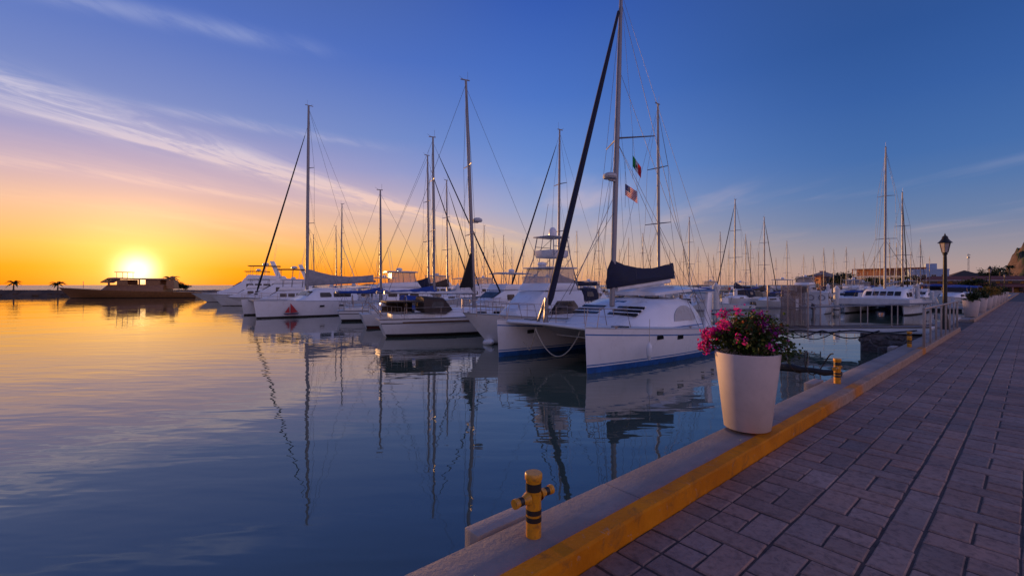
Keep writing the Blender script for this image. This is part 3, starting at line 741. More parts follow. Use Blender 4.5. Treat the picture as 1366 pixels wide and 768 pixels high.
def fender(pos, label, r=.13, h=.6):
    t = thing('fender', label, 'fender', pos, 0, 'white boat fenders')
    mb = MB(); mb.lathe([(.03,-h/2-.06),(.04,-h/2-.02),(r*.8,-h/2+.05),(r,-h/2+.14),(r,h/2-.14),(r*.8,h/2-.05),(.04,h/2),(.04,h/2+.06)], n=16); mb.build('float', 'gelcoat', t, 50)
    mb = MB(); mb.tube((0,0,h/2+.03), (.03,.05,h/2+.85), .010, n=5); mb.build('lanyard', 'rope', t)
    return t

# ------------------------------------------------------------------ the big catamaran with blue stripes
CATM = Vector((.885+UX*5.5, 16.35+UY*5.5, 0))
cat = thing('catamaran', 'white catamaran with blue waterline stripes and navy sail cover, nearest boat', 'catamaran', CATM, HB)
L = 11.0
def cz(x): t = (x+5.5)/11; return .92+(1.52-.92)*t**1.15            # height of the sheer
RC = [(('a',-.4),1), (('a',0.0),1), (('a',.20),1), (('a',.245),0), (('a',.285),2), (('r',.5),0), (('d',.26),0), (('d',.215),2), (('d',.04),0), (('d',0),3)]
sheer_lines = []
for q in (-1, 1):
    mb = MB(); sl = hull(mb, L, 1.62, .92, 1.52, RC, y0=q*2.28, rake=.12, trake=-.35, tr=.80, tm=.45, flare=.35, fine=1.1, draft=.42, n=22, deck=4, sheer=1.15, full=.16)
    h_ = mb.build('hull', ['gelcoat','antifoul_blue','stripe_blue','gelcoat_grey','deck'], cat, 32)
    sheer_lines.append(sl)
    side = 1 if q > 0 else -1                                    # portlights on the outer and inner faces
    for x in (2.05, .8, -.9, -1.75):
        z = cz(x)-.31; t_ = (x+5.5)/11; w_ = .8+.2*math.sin(math.pi/2*min(1, t_/.45)) if t_ < .45 else math.cos((t_-.45)/.55*math.pi/2)**(.62*1.1)
        hb_ = .81*w_*((z+.42)/(cz(x)+.42))**(.16+.35*max(0, (t_-.45)/.55)**2)
        mb = MB(); mb.box((x, q*2.28+side*(hb_-.012), z), (.40 if x > 0 else .24, .06, .17)); mb.build('portlight', 'glass_dark', h_, 0, bevel=.02)
# bridge deck, crossbeam, trampoline
mb = MB(); mb.rings([[(2.6,-2.3,.72),(2.6,-2.3,1.28),(2.6,2.3,1.28),(2.6,2.3,.72)],[(-4.6,-2.3,.62),(-4.6,-2.3,.97),(-4.6,2.3,.97),(-4.6,2.3,.62)]])
mb.rings([[(3.5,-2.2,1.20),(3.5,-2.2,1.335),(3.5,2.2,1.335),(3.5,2.2,1.20)],[(2.55,-2.2,.74),(2.55,-2.2,1.29),(2.55,2.2,1.29),(2.55,2.2,.74)]]); mb.build('bridge_deck', 'gelcoat', cat, 30)
mb = MB(); mb.rings([[(5.05+.10*math.cos(a), y, 1.42+.07*math.sin(a)+.02*(2.2-abs(y))) for a in [6.28318*k/10 for k in range(10)]] for y in (-2.25,-1.1,0,1.1,2.25)]); mb.build('crossbeam', 'gelcoat', cat, 50)
mb = MB()
for k in range(-14, 15): mb.tube((5.0, k*.14, 1.43), (3.4, k*.14, 1.32), .012, n=4)
for k in range(13): mb.tube((3.45+k*.13, -1.95, 1.322+k*.009), (3.45+k*.13, 1.95, 1.322+k*.009), .012, n=4)
mb.rings([[(5.0,-1.98,1.425),(5.0,1.98,1.425),(5.0,1.98,1.430),(5.0,-1.98,1.430)],[(3.4,-1.98,1.312),(3.4,1.98,1.312),(3.4,1.98,1.317),(3.4,-1.98,1.317)]]); mb.build('trampoline', 'white_canvas', cat, 0)
# coachroof
cb = MB()
coach(cb, [(2.3,1.75,1.2,1.15,1.33,.03),(1.6,2.0,1.55,1.12,1.68,.05),(.75,2.1,1.72,1.1,2.02,.07),(-.2,2.15,1.78,1.08,2.24,.08),(-1.4,2.15,1.80,1.02,2.30,.08),(-2.35,2.1,1.76,.98,2.22,.07),(-3.05,2.0,1.7,.96,1.75,.05),(-3.3,1.95,1.7,.95,1.3,.02)])
cabin = cb.build('cabin', 'gelcoat', cat, 40)
for q in (-1, 1):                                                # frosted half-dome side windows
    mb = MB(); pts = []
    for k in range(15):
        a = math.pi*k/14; pts.append((-1.35+.88*math.cos(a)-.10*math.sin(a), 1.40+.62*math.sin(a)))
    yy = lambda z: 2.15-.27*(z-1.03)/1.02
    mb.rings([[(x, q*(yy(z)-.10), z) for x, z in pts], [(x, q*(yy(z)+.028), z) for x, z in pts]]); mb.build('side_window', 'glass_frost', cabin, 0)
    for g_ in range(3):                                          # louvred front windows
        x = 1.60-g_*.29; z = {0:1.715,1:1.835,2:1.955}[g_]
        mb = MB(); mb.box((x, q*.95, z), (.15, 1.36-.06*g_, .07), ry=R_(22)); mb.build('window_louvre', 'glass_dark', cabin, 0)
        mb = MB(); mb.box((x-.115, q*.95, z+.055), (.10, 1.39-.06*g_, .06), ry=R_(10)); mb.build('louvre_rib', 'gelcoat', cabin, 0, bevel=.01)
    mb = MB(); mb.box((-.4, q*2.155, 1.16), (4.6, .02, .04)); mb.build('trim_stripe', 'stripe_blue', cabin, 0)
mb = MB(); mb.box((.55, 0, 2.10), (.55,.55,.06), ry=R_(18)); mb.build('hatch', 'glass_dark', cabin, 0, bevel=.02)
for x, y in ((3.6,2.28),(3.6,-2.28),(-.6,.9),(-.6,-.9)):               # deck hatches, cleats and winches
    zz = cz(3.6)+.02 if x > 3 else 2.34
    mb = MB(); mb.box((x,y,zz), (.46,.46,.06)); mb.build('hatch', 'glass_dark', cat, 0, bevel=.02)
for q in (-1,1):
    for x in (4.6,-.3,-4.2):
        mb = MB(); z = cz(x)+.03; mb.box((x,q*2.85,z), (.08,.04,.06)); mb.tube((x-.13,q*2.85,z+.045),(x+.13,q*2.85,z+.045),.016,n=6); mb.build('cleat', 'steel', cat)
    mb = MB(); mb.lathe([(.09,0),(.075,.05),(.07,.13),(.09,.15),(.01,.16)], (-2.6,q*1.2,2.28), 12); mb.build('winch', 'steel', cat)
# hard top over the cockpit
mb = MB()
mb.rings([[(x,-w,z-.12),(x,-w,z+.0),(x,-w*.6,z+.05+c),(x,0,z+.07+c),(x,w*.6,z+.05+c),(x,w,z),(x,w,z-.12)] for x,w,z,c in ((-.45,1.2,2.56,.0),(-1.0,1.75,2.66,.05),(-2.4,1.9,2.74,.06),(-4.0,1.9,2.68,.05),(-4.5,1.8,2.60,.0))]); ht = mb.build('hardtop', 'gelcoat', cat, 40)
for q in (-1,1): mb = MB(); mb.box((-3.35, q*1.905, 2.655), (2.1,.02,.09)); mb.build('canvas_trim', 'stripe_blue', ht, 0)
for q in (-1, 1):
    mb = MB(); mb.rings([[(-3.7+dx_, q*(1.86+dy), .95) for dx_, dy in ((-.25,-.07),(.22,-.07),(.22,.07),(-.25,.07))], [(-4.1+dx_, q*(1.80+dy), 2.65) for dx_, dy in ((-.2,-.07),(.24,-.07),(.24,.07),(-.2,.07))]]); mb.build('hardtop_pillar', 'gelcoat', ht, 30, bevel=.02)
mb = MB(); mb.box((-3.32,0,1.75), (.05,2.6,.75)); mb.build('saloon_door', 'glass_dark', cabin, 0)
for k in range(4):
    mb = MB(); mb.box((-3.36,-1.2+k*.8,1.75), (.06,.05,.80)); mb.build('door_frame', 'gelcoat', cabin, 0)
mb = MB(); mb.box((-4.55,0,1.12), (.35,3.2,.34)); mb.build('cockpit_bench', 'gelcoat', cat, 30, bevel=.04)
# mast, boom and cover
mx = 1.0
mast = rig(cat, mx, 2.0, 15.75, rk=.66, r=.115, m='alu', spread=((.528,1.27,.93),(.0,0,0))[:1], chain=(-1.0,3.05,1.15), radome=.395, wr=.010)
for q in (-1, 1):
    mb = MB(); mb.path([(-1.9, q*3.0, 1.1), (mx-.5,0,12.3)], .009, 4); mb.build('shroud', 'wire', cat, 0)
    mb = MB(); mb.path([(-5.2, q*2.2, 1.0), (mx-.66,0,15.7)], .007, 4); mb.build('topping_lift', 'wire', cat, 0)
bmo = boom(cat, mx-.15, -3.95, 2.95, 3.30, .09)
sail_bag('sail_cover', bmo, mx+.30, -4.0, 2.72, 4.02, 3.22, 4.02, .42, 'navy_canvas', 3)
mb = MB(); mb.path([(mx-.3,0,2.72),(-3.6,0,3.1)], .11, 8); mb.build('sail_foot', 'white_canvas', bmo, 50)
a = Vector((5.0,0,1.75)); b = Vector((mx-.60,0,15.2)); d = b-a
mb = MB(); mb.path([a, b], .012, 5); fs = mb.build('forestay', 'wire', cat, 0)
mb = MB(); mb.path([a+d*.03, a+d*.05, a+d*.3, a+d*.7, a+d*.97], [.07,.125,.12,.10,.06], 10); mb.build('furled_genoa', 'navy_canvas', fs, 50)
mb = MB(); mb.lathe([(.07,-.12),(.15,-.12),(.15,-.06),(.09,-.05),(.09,.05),(.15,.06),(.15,.10),(.07,.12)], a+d*.012, 14); mb.build('furler_drum', 'alu_dark', fs)
mb = MB(); mb.tube((5.05,-.42,1.42), (5.0,-.05,2.35), .055, n=8); mb.tube((5.05,.0,1.42), (5.0,.02,2.42), .075, n=8); mb.build('bow_strut', 'alu', cat)
mb = MB(); mb.box((4.85,-.18,1.60), (.14,.16,.30)); mb.box((4.85,-.18,1.85), (.16,.10,.12)); mb.build('anchor_roller', 'alu_dark', cat, bevel=.02)
mb = MB(); mb.path([(4.9,0,1.5), (mx-.1,0,6.0)], .011, 4); mb.build('staysail_stay', 'wire', cat, 0)
for q, sl in zip((-1, 1), sheer_lines):
    out = [(x, y if q > 0 else 2*q*2.28-y, z) for x, y, z in sl]        # outer edge of each hull
    mb = MB(); pts = [Vector((x, y-q*.08, z)) for x, y, z in out if -4.9 < x < 5.0]
    up = Vector((0,0,.62)); mb.path([p+up for p in pts], .009, 4); mb.path([p+up*.5 for p in pts], .008, 4); mb.build('lifeline', 'steel', cat, 0)
    for p in pts[::3]:
        mb = MB(); mb.tube(p, p+up, .014, n=6); mb.build('stanchion', 'steel', cat)
    mb = MB(); y = q*2.28
    mb.path([(5.2,y-.25,1.5),(5.05,y-.25,2.12),(3.9,y-.48,2.08),(3.7,y-.5,1.45)], .016, 6); mb.path([(5.2,y+.25,1.5),(5.05,y+.25,2.12),(3.9,y+.48,2.08),(3.7,y+.5,1.45)], .016, 6); mb.path([(5.05,y-.25,2.12),(5.05,y+.25,2.12)], .016, 6)
    mb.build('pulpit', 'steel', cat)
mb = MB(); mb.box((4.35,-1.52,1.02), (.36,.05,.15)); mb.build('bow_portlight', 'rubber', cat, 0, bevel=.02)
# flags on the spreader halyard
def flag(name, label, origin, w, h, cells, cols, seed, droop, parent=None):
    """cloth of w x h seen hanging from its hoist; cells(u,v) gives the colour index"""
    nu, nv = 26, 26; rnd = random.Random(seed); mb = MB(); vs = []; fs = []; ms = []
    for i in range(nu+1):
        for j in range(nv+1):
            u, v = i/nu, j/nv
            fold = math.sin(u*9+v*2+seed)*.05*(.3+u)
            x = u*w*(1-droop*.55); z = -v*h - u*w*droop
            p = VX*x + VY*(fold) + Vector((0,0,z)); vs.append(p)
    for i in range(nu):
        for j in range(nv):
            fs.append((i*(nv+1)+j, (i+1)*(nv+1)+j, (i+1)*(nv+1)+j+1, i*(nv+1)+j+1)); ms.append(cells((i+.5)/nu, (j+.5)/nv))
    t = thing(name, label, 'flag', origin); mb.add(vs, fs, ms); mb.build('cloth', cols, t, 60, recalc=False)
    mb = MB(); mb.tube((0,0,.9), (0,0,-h-.5), .006, n=4); mb.build('halyard', 'wire', t)
    return t
def us(u, v):
    if u < .42 and v < 7/13: return 2 if not ((int(u*26) % 3 == 1) and (int(v*26) % 3 == 1)) else 1
    return 0 if int(v*13) % 2 == 0 else 1
def mx_(u, v):
    if (u-.5)**2/.014+(v-.5)**2/.03 < 1: return 3
    return 2 if u < 1/3 else (1 if u < 2/3 else 0)
flag('flag', 'striped red and white flag with starry blue corner on the catamaran rigging', PX(834,245,18.3), .70, .46, us, ['flag_red','flag_white','flag_blue'], 2, .55)
flag('flag', 'green white and red flag hanging limp high on the catamaran rigging', PX(844,207,18.3), .62, .46, mx_, ['flag_red','flag_white','flag_green','emblem_brown'], 5, .85)
# mooring rope and fender of the catamaran
t = thing('mooring_rope', 'pale mooring rope looping between the catamaran bows', 'rope', CATM, HB)
mb = MB(); pts = []
for k in range(25):
    u = k/24; pts.append((5.2-.5*u, -.35+1.75*u, 1.30-1.0*math.sin(math.pi*u)**.8+.02*u))
mb.path(pts, .022, 6)
mb.path([(5.2-.6*u, -.35-1.35*u, 1.30-.95*min(1,u*2.2)**.7 + .45*max(0,u-.45)) for u in [k/16 for k in range(17)]], .018, 6); mb.build('line', 'rope', t, 60)
c0 = Vector((3.1, 3.13, .62)); fender(CATM+Matrix.Rotation(HB,3,'Z') @ c0, 'white fender hanging on the near side of the blue-striped catamaran', .10, .50)

# ------------------------------------------------------------------ sport fishing boat with the tower
sf_tip = Vector((-2.3, 21.0, 0)); SL = 10.6
sf = thing('fishing_boat', 'white sport fishing boat with tall tuna tower behind the nearest catamaran', 'motorboat', sf_tip+Vector((UX, UY, 0))*SL/2, HB)
mb = MB(); sl = hull(mb, SL, 3.7, 1.0, 1.62, [(('a',-.4),1),(('a',.06),1),(('a',.14),2),(('r',.55),0),(('d',.06),0),(('d',0),3)], rake=1.9, tr=.92, tm=.42, flare=1.3, draft=.4, n=20, deck=4, sheer=1.6, full=.2)
mb.build('hull', ['gelcoat','antifoul_dark','gelcoat_grey','gelcoat_grey','deck'], sf, 32)
mb = MB(); coach(mb, [(2.5,.8,.5,1.36,1.55,.03),(1.7,1.2,.95,1.3,1.95,.05),(.9,1.32,1.05,1.2,2.55,.05),(-1.7,1.35,1.1,1.1,2.62,.04),(-1.95,1.35,1.1,1.05,2.60,.02)]); cab = mb.build('cabin', 'gelcoat', sf, 40)
for q in (-1,1):                                                 # raked side windows of the saloon
    mb = MB(); pts = [(.95,1.38),(-1.5,1.38),(-1.3,2.05),(.15,2.07)]; yy = lambda z: side_y(z,1.335,1.075,1.15,2.57)
    mb.rings([[(x,q*(yy(z)-.06),z) for x,z in pts],[(x,q*(yy(z)+.012),z) for x,z in pts]]); mb.build('window', 'window_dark', cab, 0)
if False: windows(cab, [(.15,1.3,1.72,2.2,side_y(1.72,1.46,1.22,1.19,2.56)+.01,side_y(2.2,1.46,1.22,1.19,2.56)+.01),(-1.4,.0,1.72,2.2,side_y(1.72,1.49,1.24,1.12,2.6)+.01,side_y(2.2,1.49,1.24,1.12,2.6)+.01)], 'window_dark')
mb = MB(); mb.prism([(-1.6,2.6),(.95,2.6),(.6,3.0),(-1.45,3.0)], 'y', -1.08, 1.08); fb = mb.build('flybridge', 'gelcoat', sf, 30, bevel=.05)
mb = MB(); mb.rings([[(1.0*k+.05-.05, -1.15*k2, 3.05+z) for k, k2, z in ()] or [(.55-.3*z,-1.0,3.0+z),(.55-.3*z,1.0,3.0+z),(-1.35,1.0,3.0+z),(-1.35,-1.0,3.0+z)] for z in (0,.78)]); mb.build('clear_curtain', 'clear_vinyl', fb, 0)
mb = MB(); mb.box((-.5,0,3.82), (2.15,2.15,.07)); mb.build('hardtop', 'gelcoat_grey', sf, 30, bevel=.03)
mb = MB()
for q in (-1,1):
    for x, x2 in ((1.0,.45),(-1.3,-.85)): mb.path([(x-.35,q*1.1,2.6),(x2-.45,q*.8,4.35),(x2*.85-.5,q*.62,5.5)], .028, 6)
    mb.path([(.65,q*1.1,2.6),(-1.3,q*.8,4.35)], .018, 5); mb.path([(0,q*.8,4.5),(-1.2,q*.63,5.45)], .014, 5)
    mb.path([(-.1,q*.7,5.0),(-1.2,q*.7,5.0)], .018, 5)
for k in range(5): mb.tube((-1.5+.05*k,-.25,2.9+.35*k), (-1.5+.05*k,.25,2.9+.35*k), .015, n=5)
mb.build('tower', 'alu', sf)
mb = MB(); mb.rings([[(x*k-.55,y*k,z) for x,y in ((.58,-.66),(.58,.66),(-.72,.66),(-.72,-.66))] for z,k in ((4.38,.92),(4.52,1.0),(4.78,1.0),(4.80,.9))]); mb.build('tower_skirt', 'white_canvas', sf, 30, bevel=.04)
mb = MB(); mb.box((-.6,0,5.52), (1.5,1.4,.06)); mb.build('tower_top', 'gelcoat_grey', sf, 30, bevel=.03)
mb = MB(); mb.lathe([(.02,0),(.19,.01),(.21,.12),(.20,.34),(.12,.46),(.01,.5)], (-.45,.25,5.55), 16); mb.build('radar_dome', 'gelcoat', sf, 50)
mb = MB(); mb.lathe([(.02,0),(.24,.01),(.26,.07),(.22,.16),(.02,.2)], (.1,0,3.95), 16); mb.box((.1,0,3.9), (.3,.3,.1)); mb.build('radar_dome', 'gelcoat', sf, 40)
for q in (-1,1):
    mb = MB(); mb.path([(-.6,q*1.35,2.4),(-3.0,q*2.6,8.0)], [.03,.012], 5); mb.build('outrigger', 'alu', sf)
    mb = MB(); mb.path([(-1.2,q*.68,5.5),(-1.5,q*.72,7.6)], .008, 4); mb.build('antenna', 'gelcoat', sf)
    out = [(x, q*y, z) for x, y, z in sl if x > -.5]; rail(sf, out, .62, .08, 2, 'bow_rail')
mb = MB(); mb.box((-1.95,0,1.75), (.06,1.4,1.1)); mb.build('cabin_door', 'glass_dark', cab, 0)
for i, (x, y) in enumerate(((648,462),)):
    f = fender(Vector((-1.15,21.9,.12)), 'white fender floating under the sport fishing boat bow', .16, .7); f.rotation_euler = (R_(80), 0, R_(40))

# ------------------------------------------------------------------ monohull yachts of the front row
def monohull(label, pos, rz, L, B, fb, mx, mh, rk, *, hullm='gelcoat', boot='antifoul_dark', stripe=None, cover='navy_canvas', furl='navy_canvas', dodger=None, bimini=None, spread=((.36,1.0,.1),(.66,.8,.1)), r=.085, wood=False, group=None, radome=None, detail=True, mastm='alu', mizzen=None, wr=.009, boomz=1.35, name='sailboat', xs=None, boomf=.40, coverh=.95, tr=.60):
    t = thing(name, label, 'sailboat', pos, rz, group); f1 = fb*1.35; fs = fb
    mats = [hullm, boot, stripe or 'stripe_dark', 'teak' if wood else hullm, 'deck']
    rows = [(('a',-.4),1),(('a',.0),1),(('a',.10),1),(('a',.17),2),(('r',.45),0),(('d',.28),0),(('d',.22),2 if stripe or wood else 0),(('d',.05),0),(('d',0),3)]
    mb = MB(); sl = hull(mb, L, B, fs, f1, rows, rake=L*.11, trake=L*.05, tr=tr, tm=.46, flare=.9, draft=.4, n=18 if detail else 10, deck=4, sheer=1.9, full=.30)
    mb.build('hull', mats, t, 35)
    w = B*.30; zd = fs+.02; x1, x0 = xs or (L*.20, -L*.17); ch = .42
    mb = MB(); coach(mb, [(x1,w*.45,w*.35,zd-.05,zd+.12,.02),(x1-.5,w*.8,w*.65,zd-.08,zd+ch*.8,.04),(0,w,w*.82,zd-.1,zd+ch,.06),(x0,w*1.05,w*.9,zd-.1,zd+ch+.04,.06),(x0-.12,w*1.05,w*.9,zd-.1,zd+ch-.05,.05)]); cb_ = mb.build('cabin', 'gelcoat', t, 40)
    n = 4 if detail else 2
    windows(cb_, [(x0+.25+(x1-x0-1.0)/n*k, x0+.25+(x1-x0-1.0)/n*(k+.6), zd+.12, zd+.27, side_y(zd+.12,w,w*.84,zd-.1,zd+ch)+.012, side_y(zd+.27,w,w*.84,zd-.1,zd+ch)+.012) for k in range(n)], 'glass_dark')
    mb = MB(); mb.box((-L*.32,0,zd+.10), (L*.24,B*.58,.24)); mb.build('cockpit', 'deck', t, 30, bevel=.04)
    mb = MB(); mb.tube((-L*.36,0,zd+.1), (-L*.36,0,zd+.8), .05, n=8); mb.rings([[(-L*.36-.06+.03*math.cos(6.283*j/6), (.38+.02*math.sin(6.283*j/6))*math.cos(6.283*k/16), zd+.85+(.38+.02*math.sin(6.283*j/6))*math.sin(6.283*k/16)) for j in range(6)] for k in range(17)], caps=False); mb.build('wheel', 'steel', t)
    if dodger:
        mb = MB(); coach(mb, [(x0+.9,w*.95,w*.75,zd+ch,zd+ch+.1,.03),(x0+.45,w*1.1,w*.95,zd+.2,zd+ch+.62,.08),(x0-.75,w*1.15,w*1.0,zd+.3,zd+ch+.72,.08),(x0-.8,w*1.13,w*.98,zd+.5,zd+ch+.70,.08)]); dd = mb.build('dodger', dodger, t, 40)
        windows(dd, [(x0-.35,x0+.35,zd+ch+.12,zd+ch+.48,w*1.09,w*1.02)], 'window_dark')
    if bimini:
        mb = MB(); xx = -L*.34
        mb.rings([[(x,-B*.33,z),(x,-B*.30,z+.12),(x,0,z+.2),(x,B*.30,z+.12),(x,B*.33,z)] for x, z in ((xx-1.0,zd+1.75),(xx-.5,zd+1.83),(xx+.5,zd+1.83),(xx+1.0,zd+1.75))], closed=True); bi = mb.build('bimini', bimini, t, 40)
        mb = MB()
        for q in (-1,1):
            for x in (-.9,.9): mb.tube((xx,q*B*.36,zd+.1), (xx+x,q*B*.32,zd+1.76), .014, n=5)
        mb.build('bimini_frame', 'steel', bi)
    rig(t, mx, zd+ch*.9, mh, rk, r, mastm, spread, (mx-.15,B*.46,fs+.15), (L*.485,0,f1+.05), [(-L*.49,0,fs+.1)], furl, .065, radome, wr)
    bo = boom(t, mx-.12, mx-L*boomf, zd+boomz, zd+boomz+.08, .07)
    if cover: sail_bag('sail_cover', bo, mx+.16, mx-L*(boomf-.01), zd+boomz-.05, zd+boomz+coverh, zd+boomz, zd+boomz+.12+coverh*.2, .21, cover, int(L*7))
    pulpit(t, L*.36, L*.47, B*.22, f1*.97); pulpit(t, -L*.40, -L*.485, B*.30, fs, .65, 'pushpit')
    if detail:
        for q in (-1,1): rail(t, [(x,q*y,z) for x,y,z in sl if -.42*L < x < .40*L], .6, .07, 3)
    if mizzen:
        mxx, mhh = mizzen
        rig(t, mxx, zd, mhh, .15, r*.75, mastm, ((.5,.7,.05),), (mxx-.3,B*.38,fs+.1), None, None)
        b2 = boom(t, mxx-.1, mxx-2.2, zd+1.4, zd+1.45, .05)
        if cover: sail_bag('sail_cover', b2, mxx+.1, mxx-2.1, zd+1.36, zd+1.9, zd+1.4, zd+1.6, .15, cover, 5)
    return t, zd
# ------------------------------------------------------------------ front row of yachts, sterns to the camera
H66 = R_(24)
def at_stern(x, Y, L, rz): return Vector(((x-683)/F*Y, Y, 0)) + Vector((math.cos(rz), math.sin(rz), 0))*L/2
k3, zd = monohull('white ketch-rigged yacht with teak rail, brown canvas dodger and white boom', at_stern(503, 25.4, 11.8, H66), H66, 11.8, 3.6, 1.02, -.1, 15.4, .55, stripe='stripe_dark', boot='antifoul_dark', cover='white_canvas', furl=None, dodger='brown_canvas', spread=((.33,.95,.1),(.63,.75,.1)), r=.115, wood=True, radome=.385, xs=(2.6,-2.7), boomf=.45, coverh=.22, tr=.5, wr=.010)
mb = MB(); mb.prism([(-.12,2.75),(-.18,5.05),(-.30,5.0),(-1.05,2.72)], 'y', -.10, .10); mb.build('mast_cover', 'black_canvas', k3, 30, bevel=.03)
mb = MB(); mb.box((-4.6,0,1.95), (1.9,2.3,.06)); mb.box((-4.6,1.12,1.6), (1.8,.04,.66)); mb.build('canvas_top', 'brown_canvas', k3, 30, bevel=.02)
mb = MB()
for q in (-1,1): mb.box((-2.3, q*1.83, .86), (5.0,.03,.10))
mb.build('name_board', 'teak', k3)
mb = MB(); mb.path([(-5.7,-.9,1.2),(-6.3,-.9,1.9),(-6.5,-.9,1.7)], .03, 6); mb.path([(-5.7,.9,1.2),(-6.3,.9,1.9),(-6.5,.9,1.7)], .03, 6); mb.build('davit', 'steel', k3)
mb = MB(); mb.lathe([(.02,-.1),(.16,-.08),(.18,0),(.16,.1),(.03,.12)], (-5.5,.5,1.75), 12); mb.build('life_ring', 'gelcoat', k3)
fender(at_stern(503,25.4,11.8,H66)+Matrix.Rotation(H66,3,'Z')@Vector((.1,-1.95,.55)), 'white fender on the side of the teak-railed ketch', .12, .5)
monohull('tall white sloop beyond the teak-railed ketch, blue boom cover', at_stern(480, 30.6, 11, H66), H66, 11, 3.4, .95, -.35, 13.6, .1, cover='blue_canvas', furl='navy_canvas', bimini=None, spread=((.45,.9,.1),(.75,.7,.1)), r=.10, boomf=.36, coverh=.6, boot='antifoul_red', dodger='blue_canvas')
monohull('small white sloop with bright blue boom cover beside the emblem catamaran', at_stern(450, 36.2, 8.6, H66), H66, 8.6, 2.9, .85, -.9, 10.8, .05, cover='blue_canvas', furl=None, spread=((.55,.7,.05),), r=.10, boomf=.40, coverh=.55, wood=True)
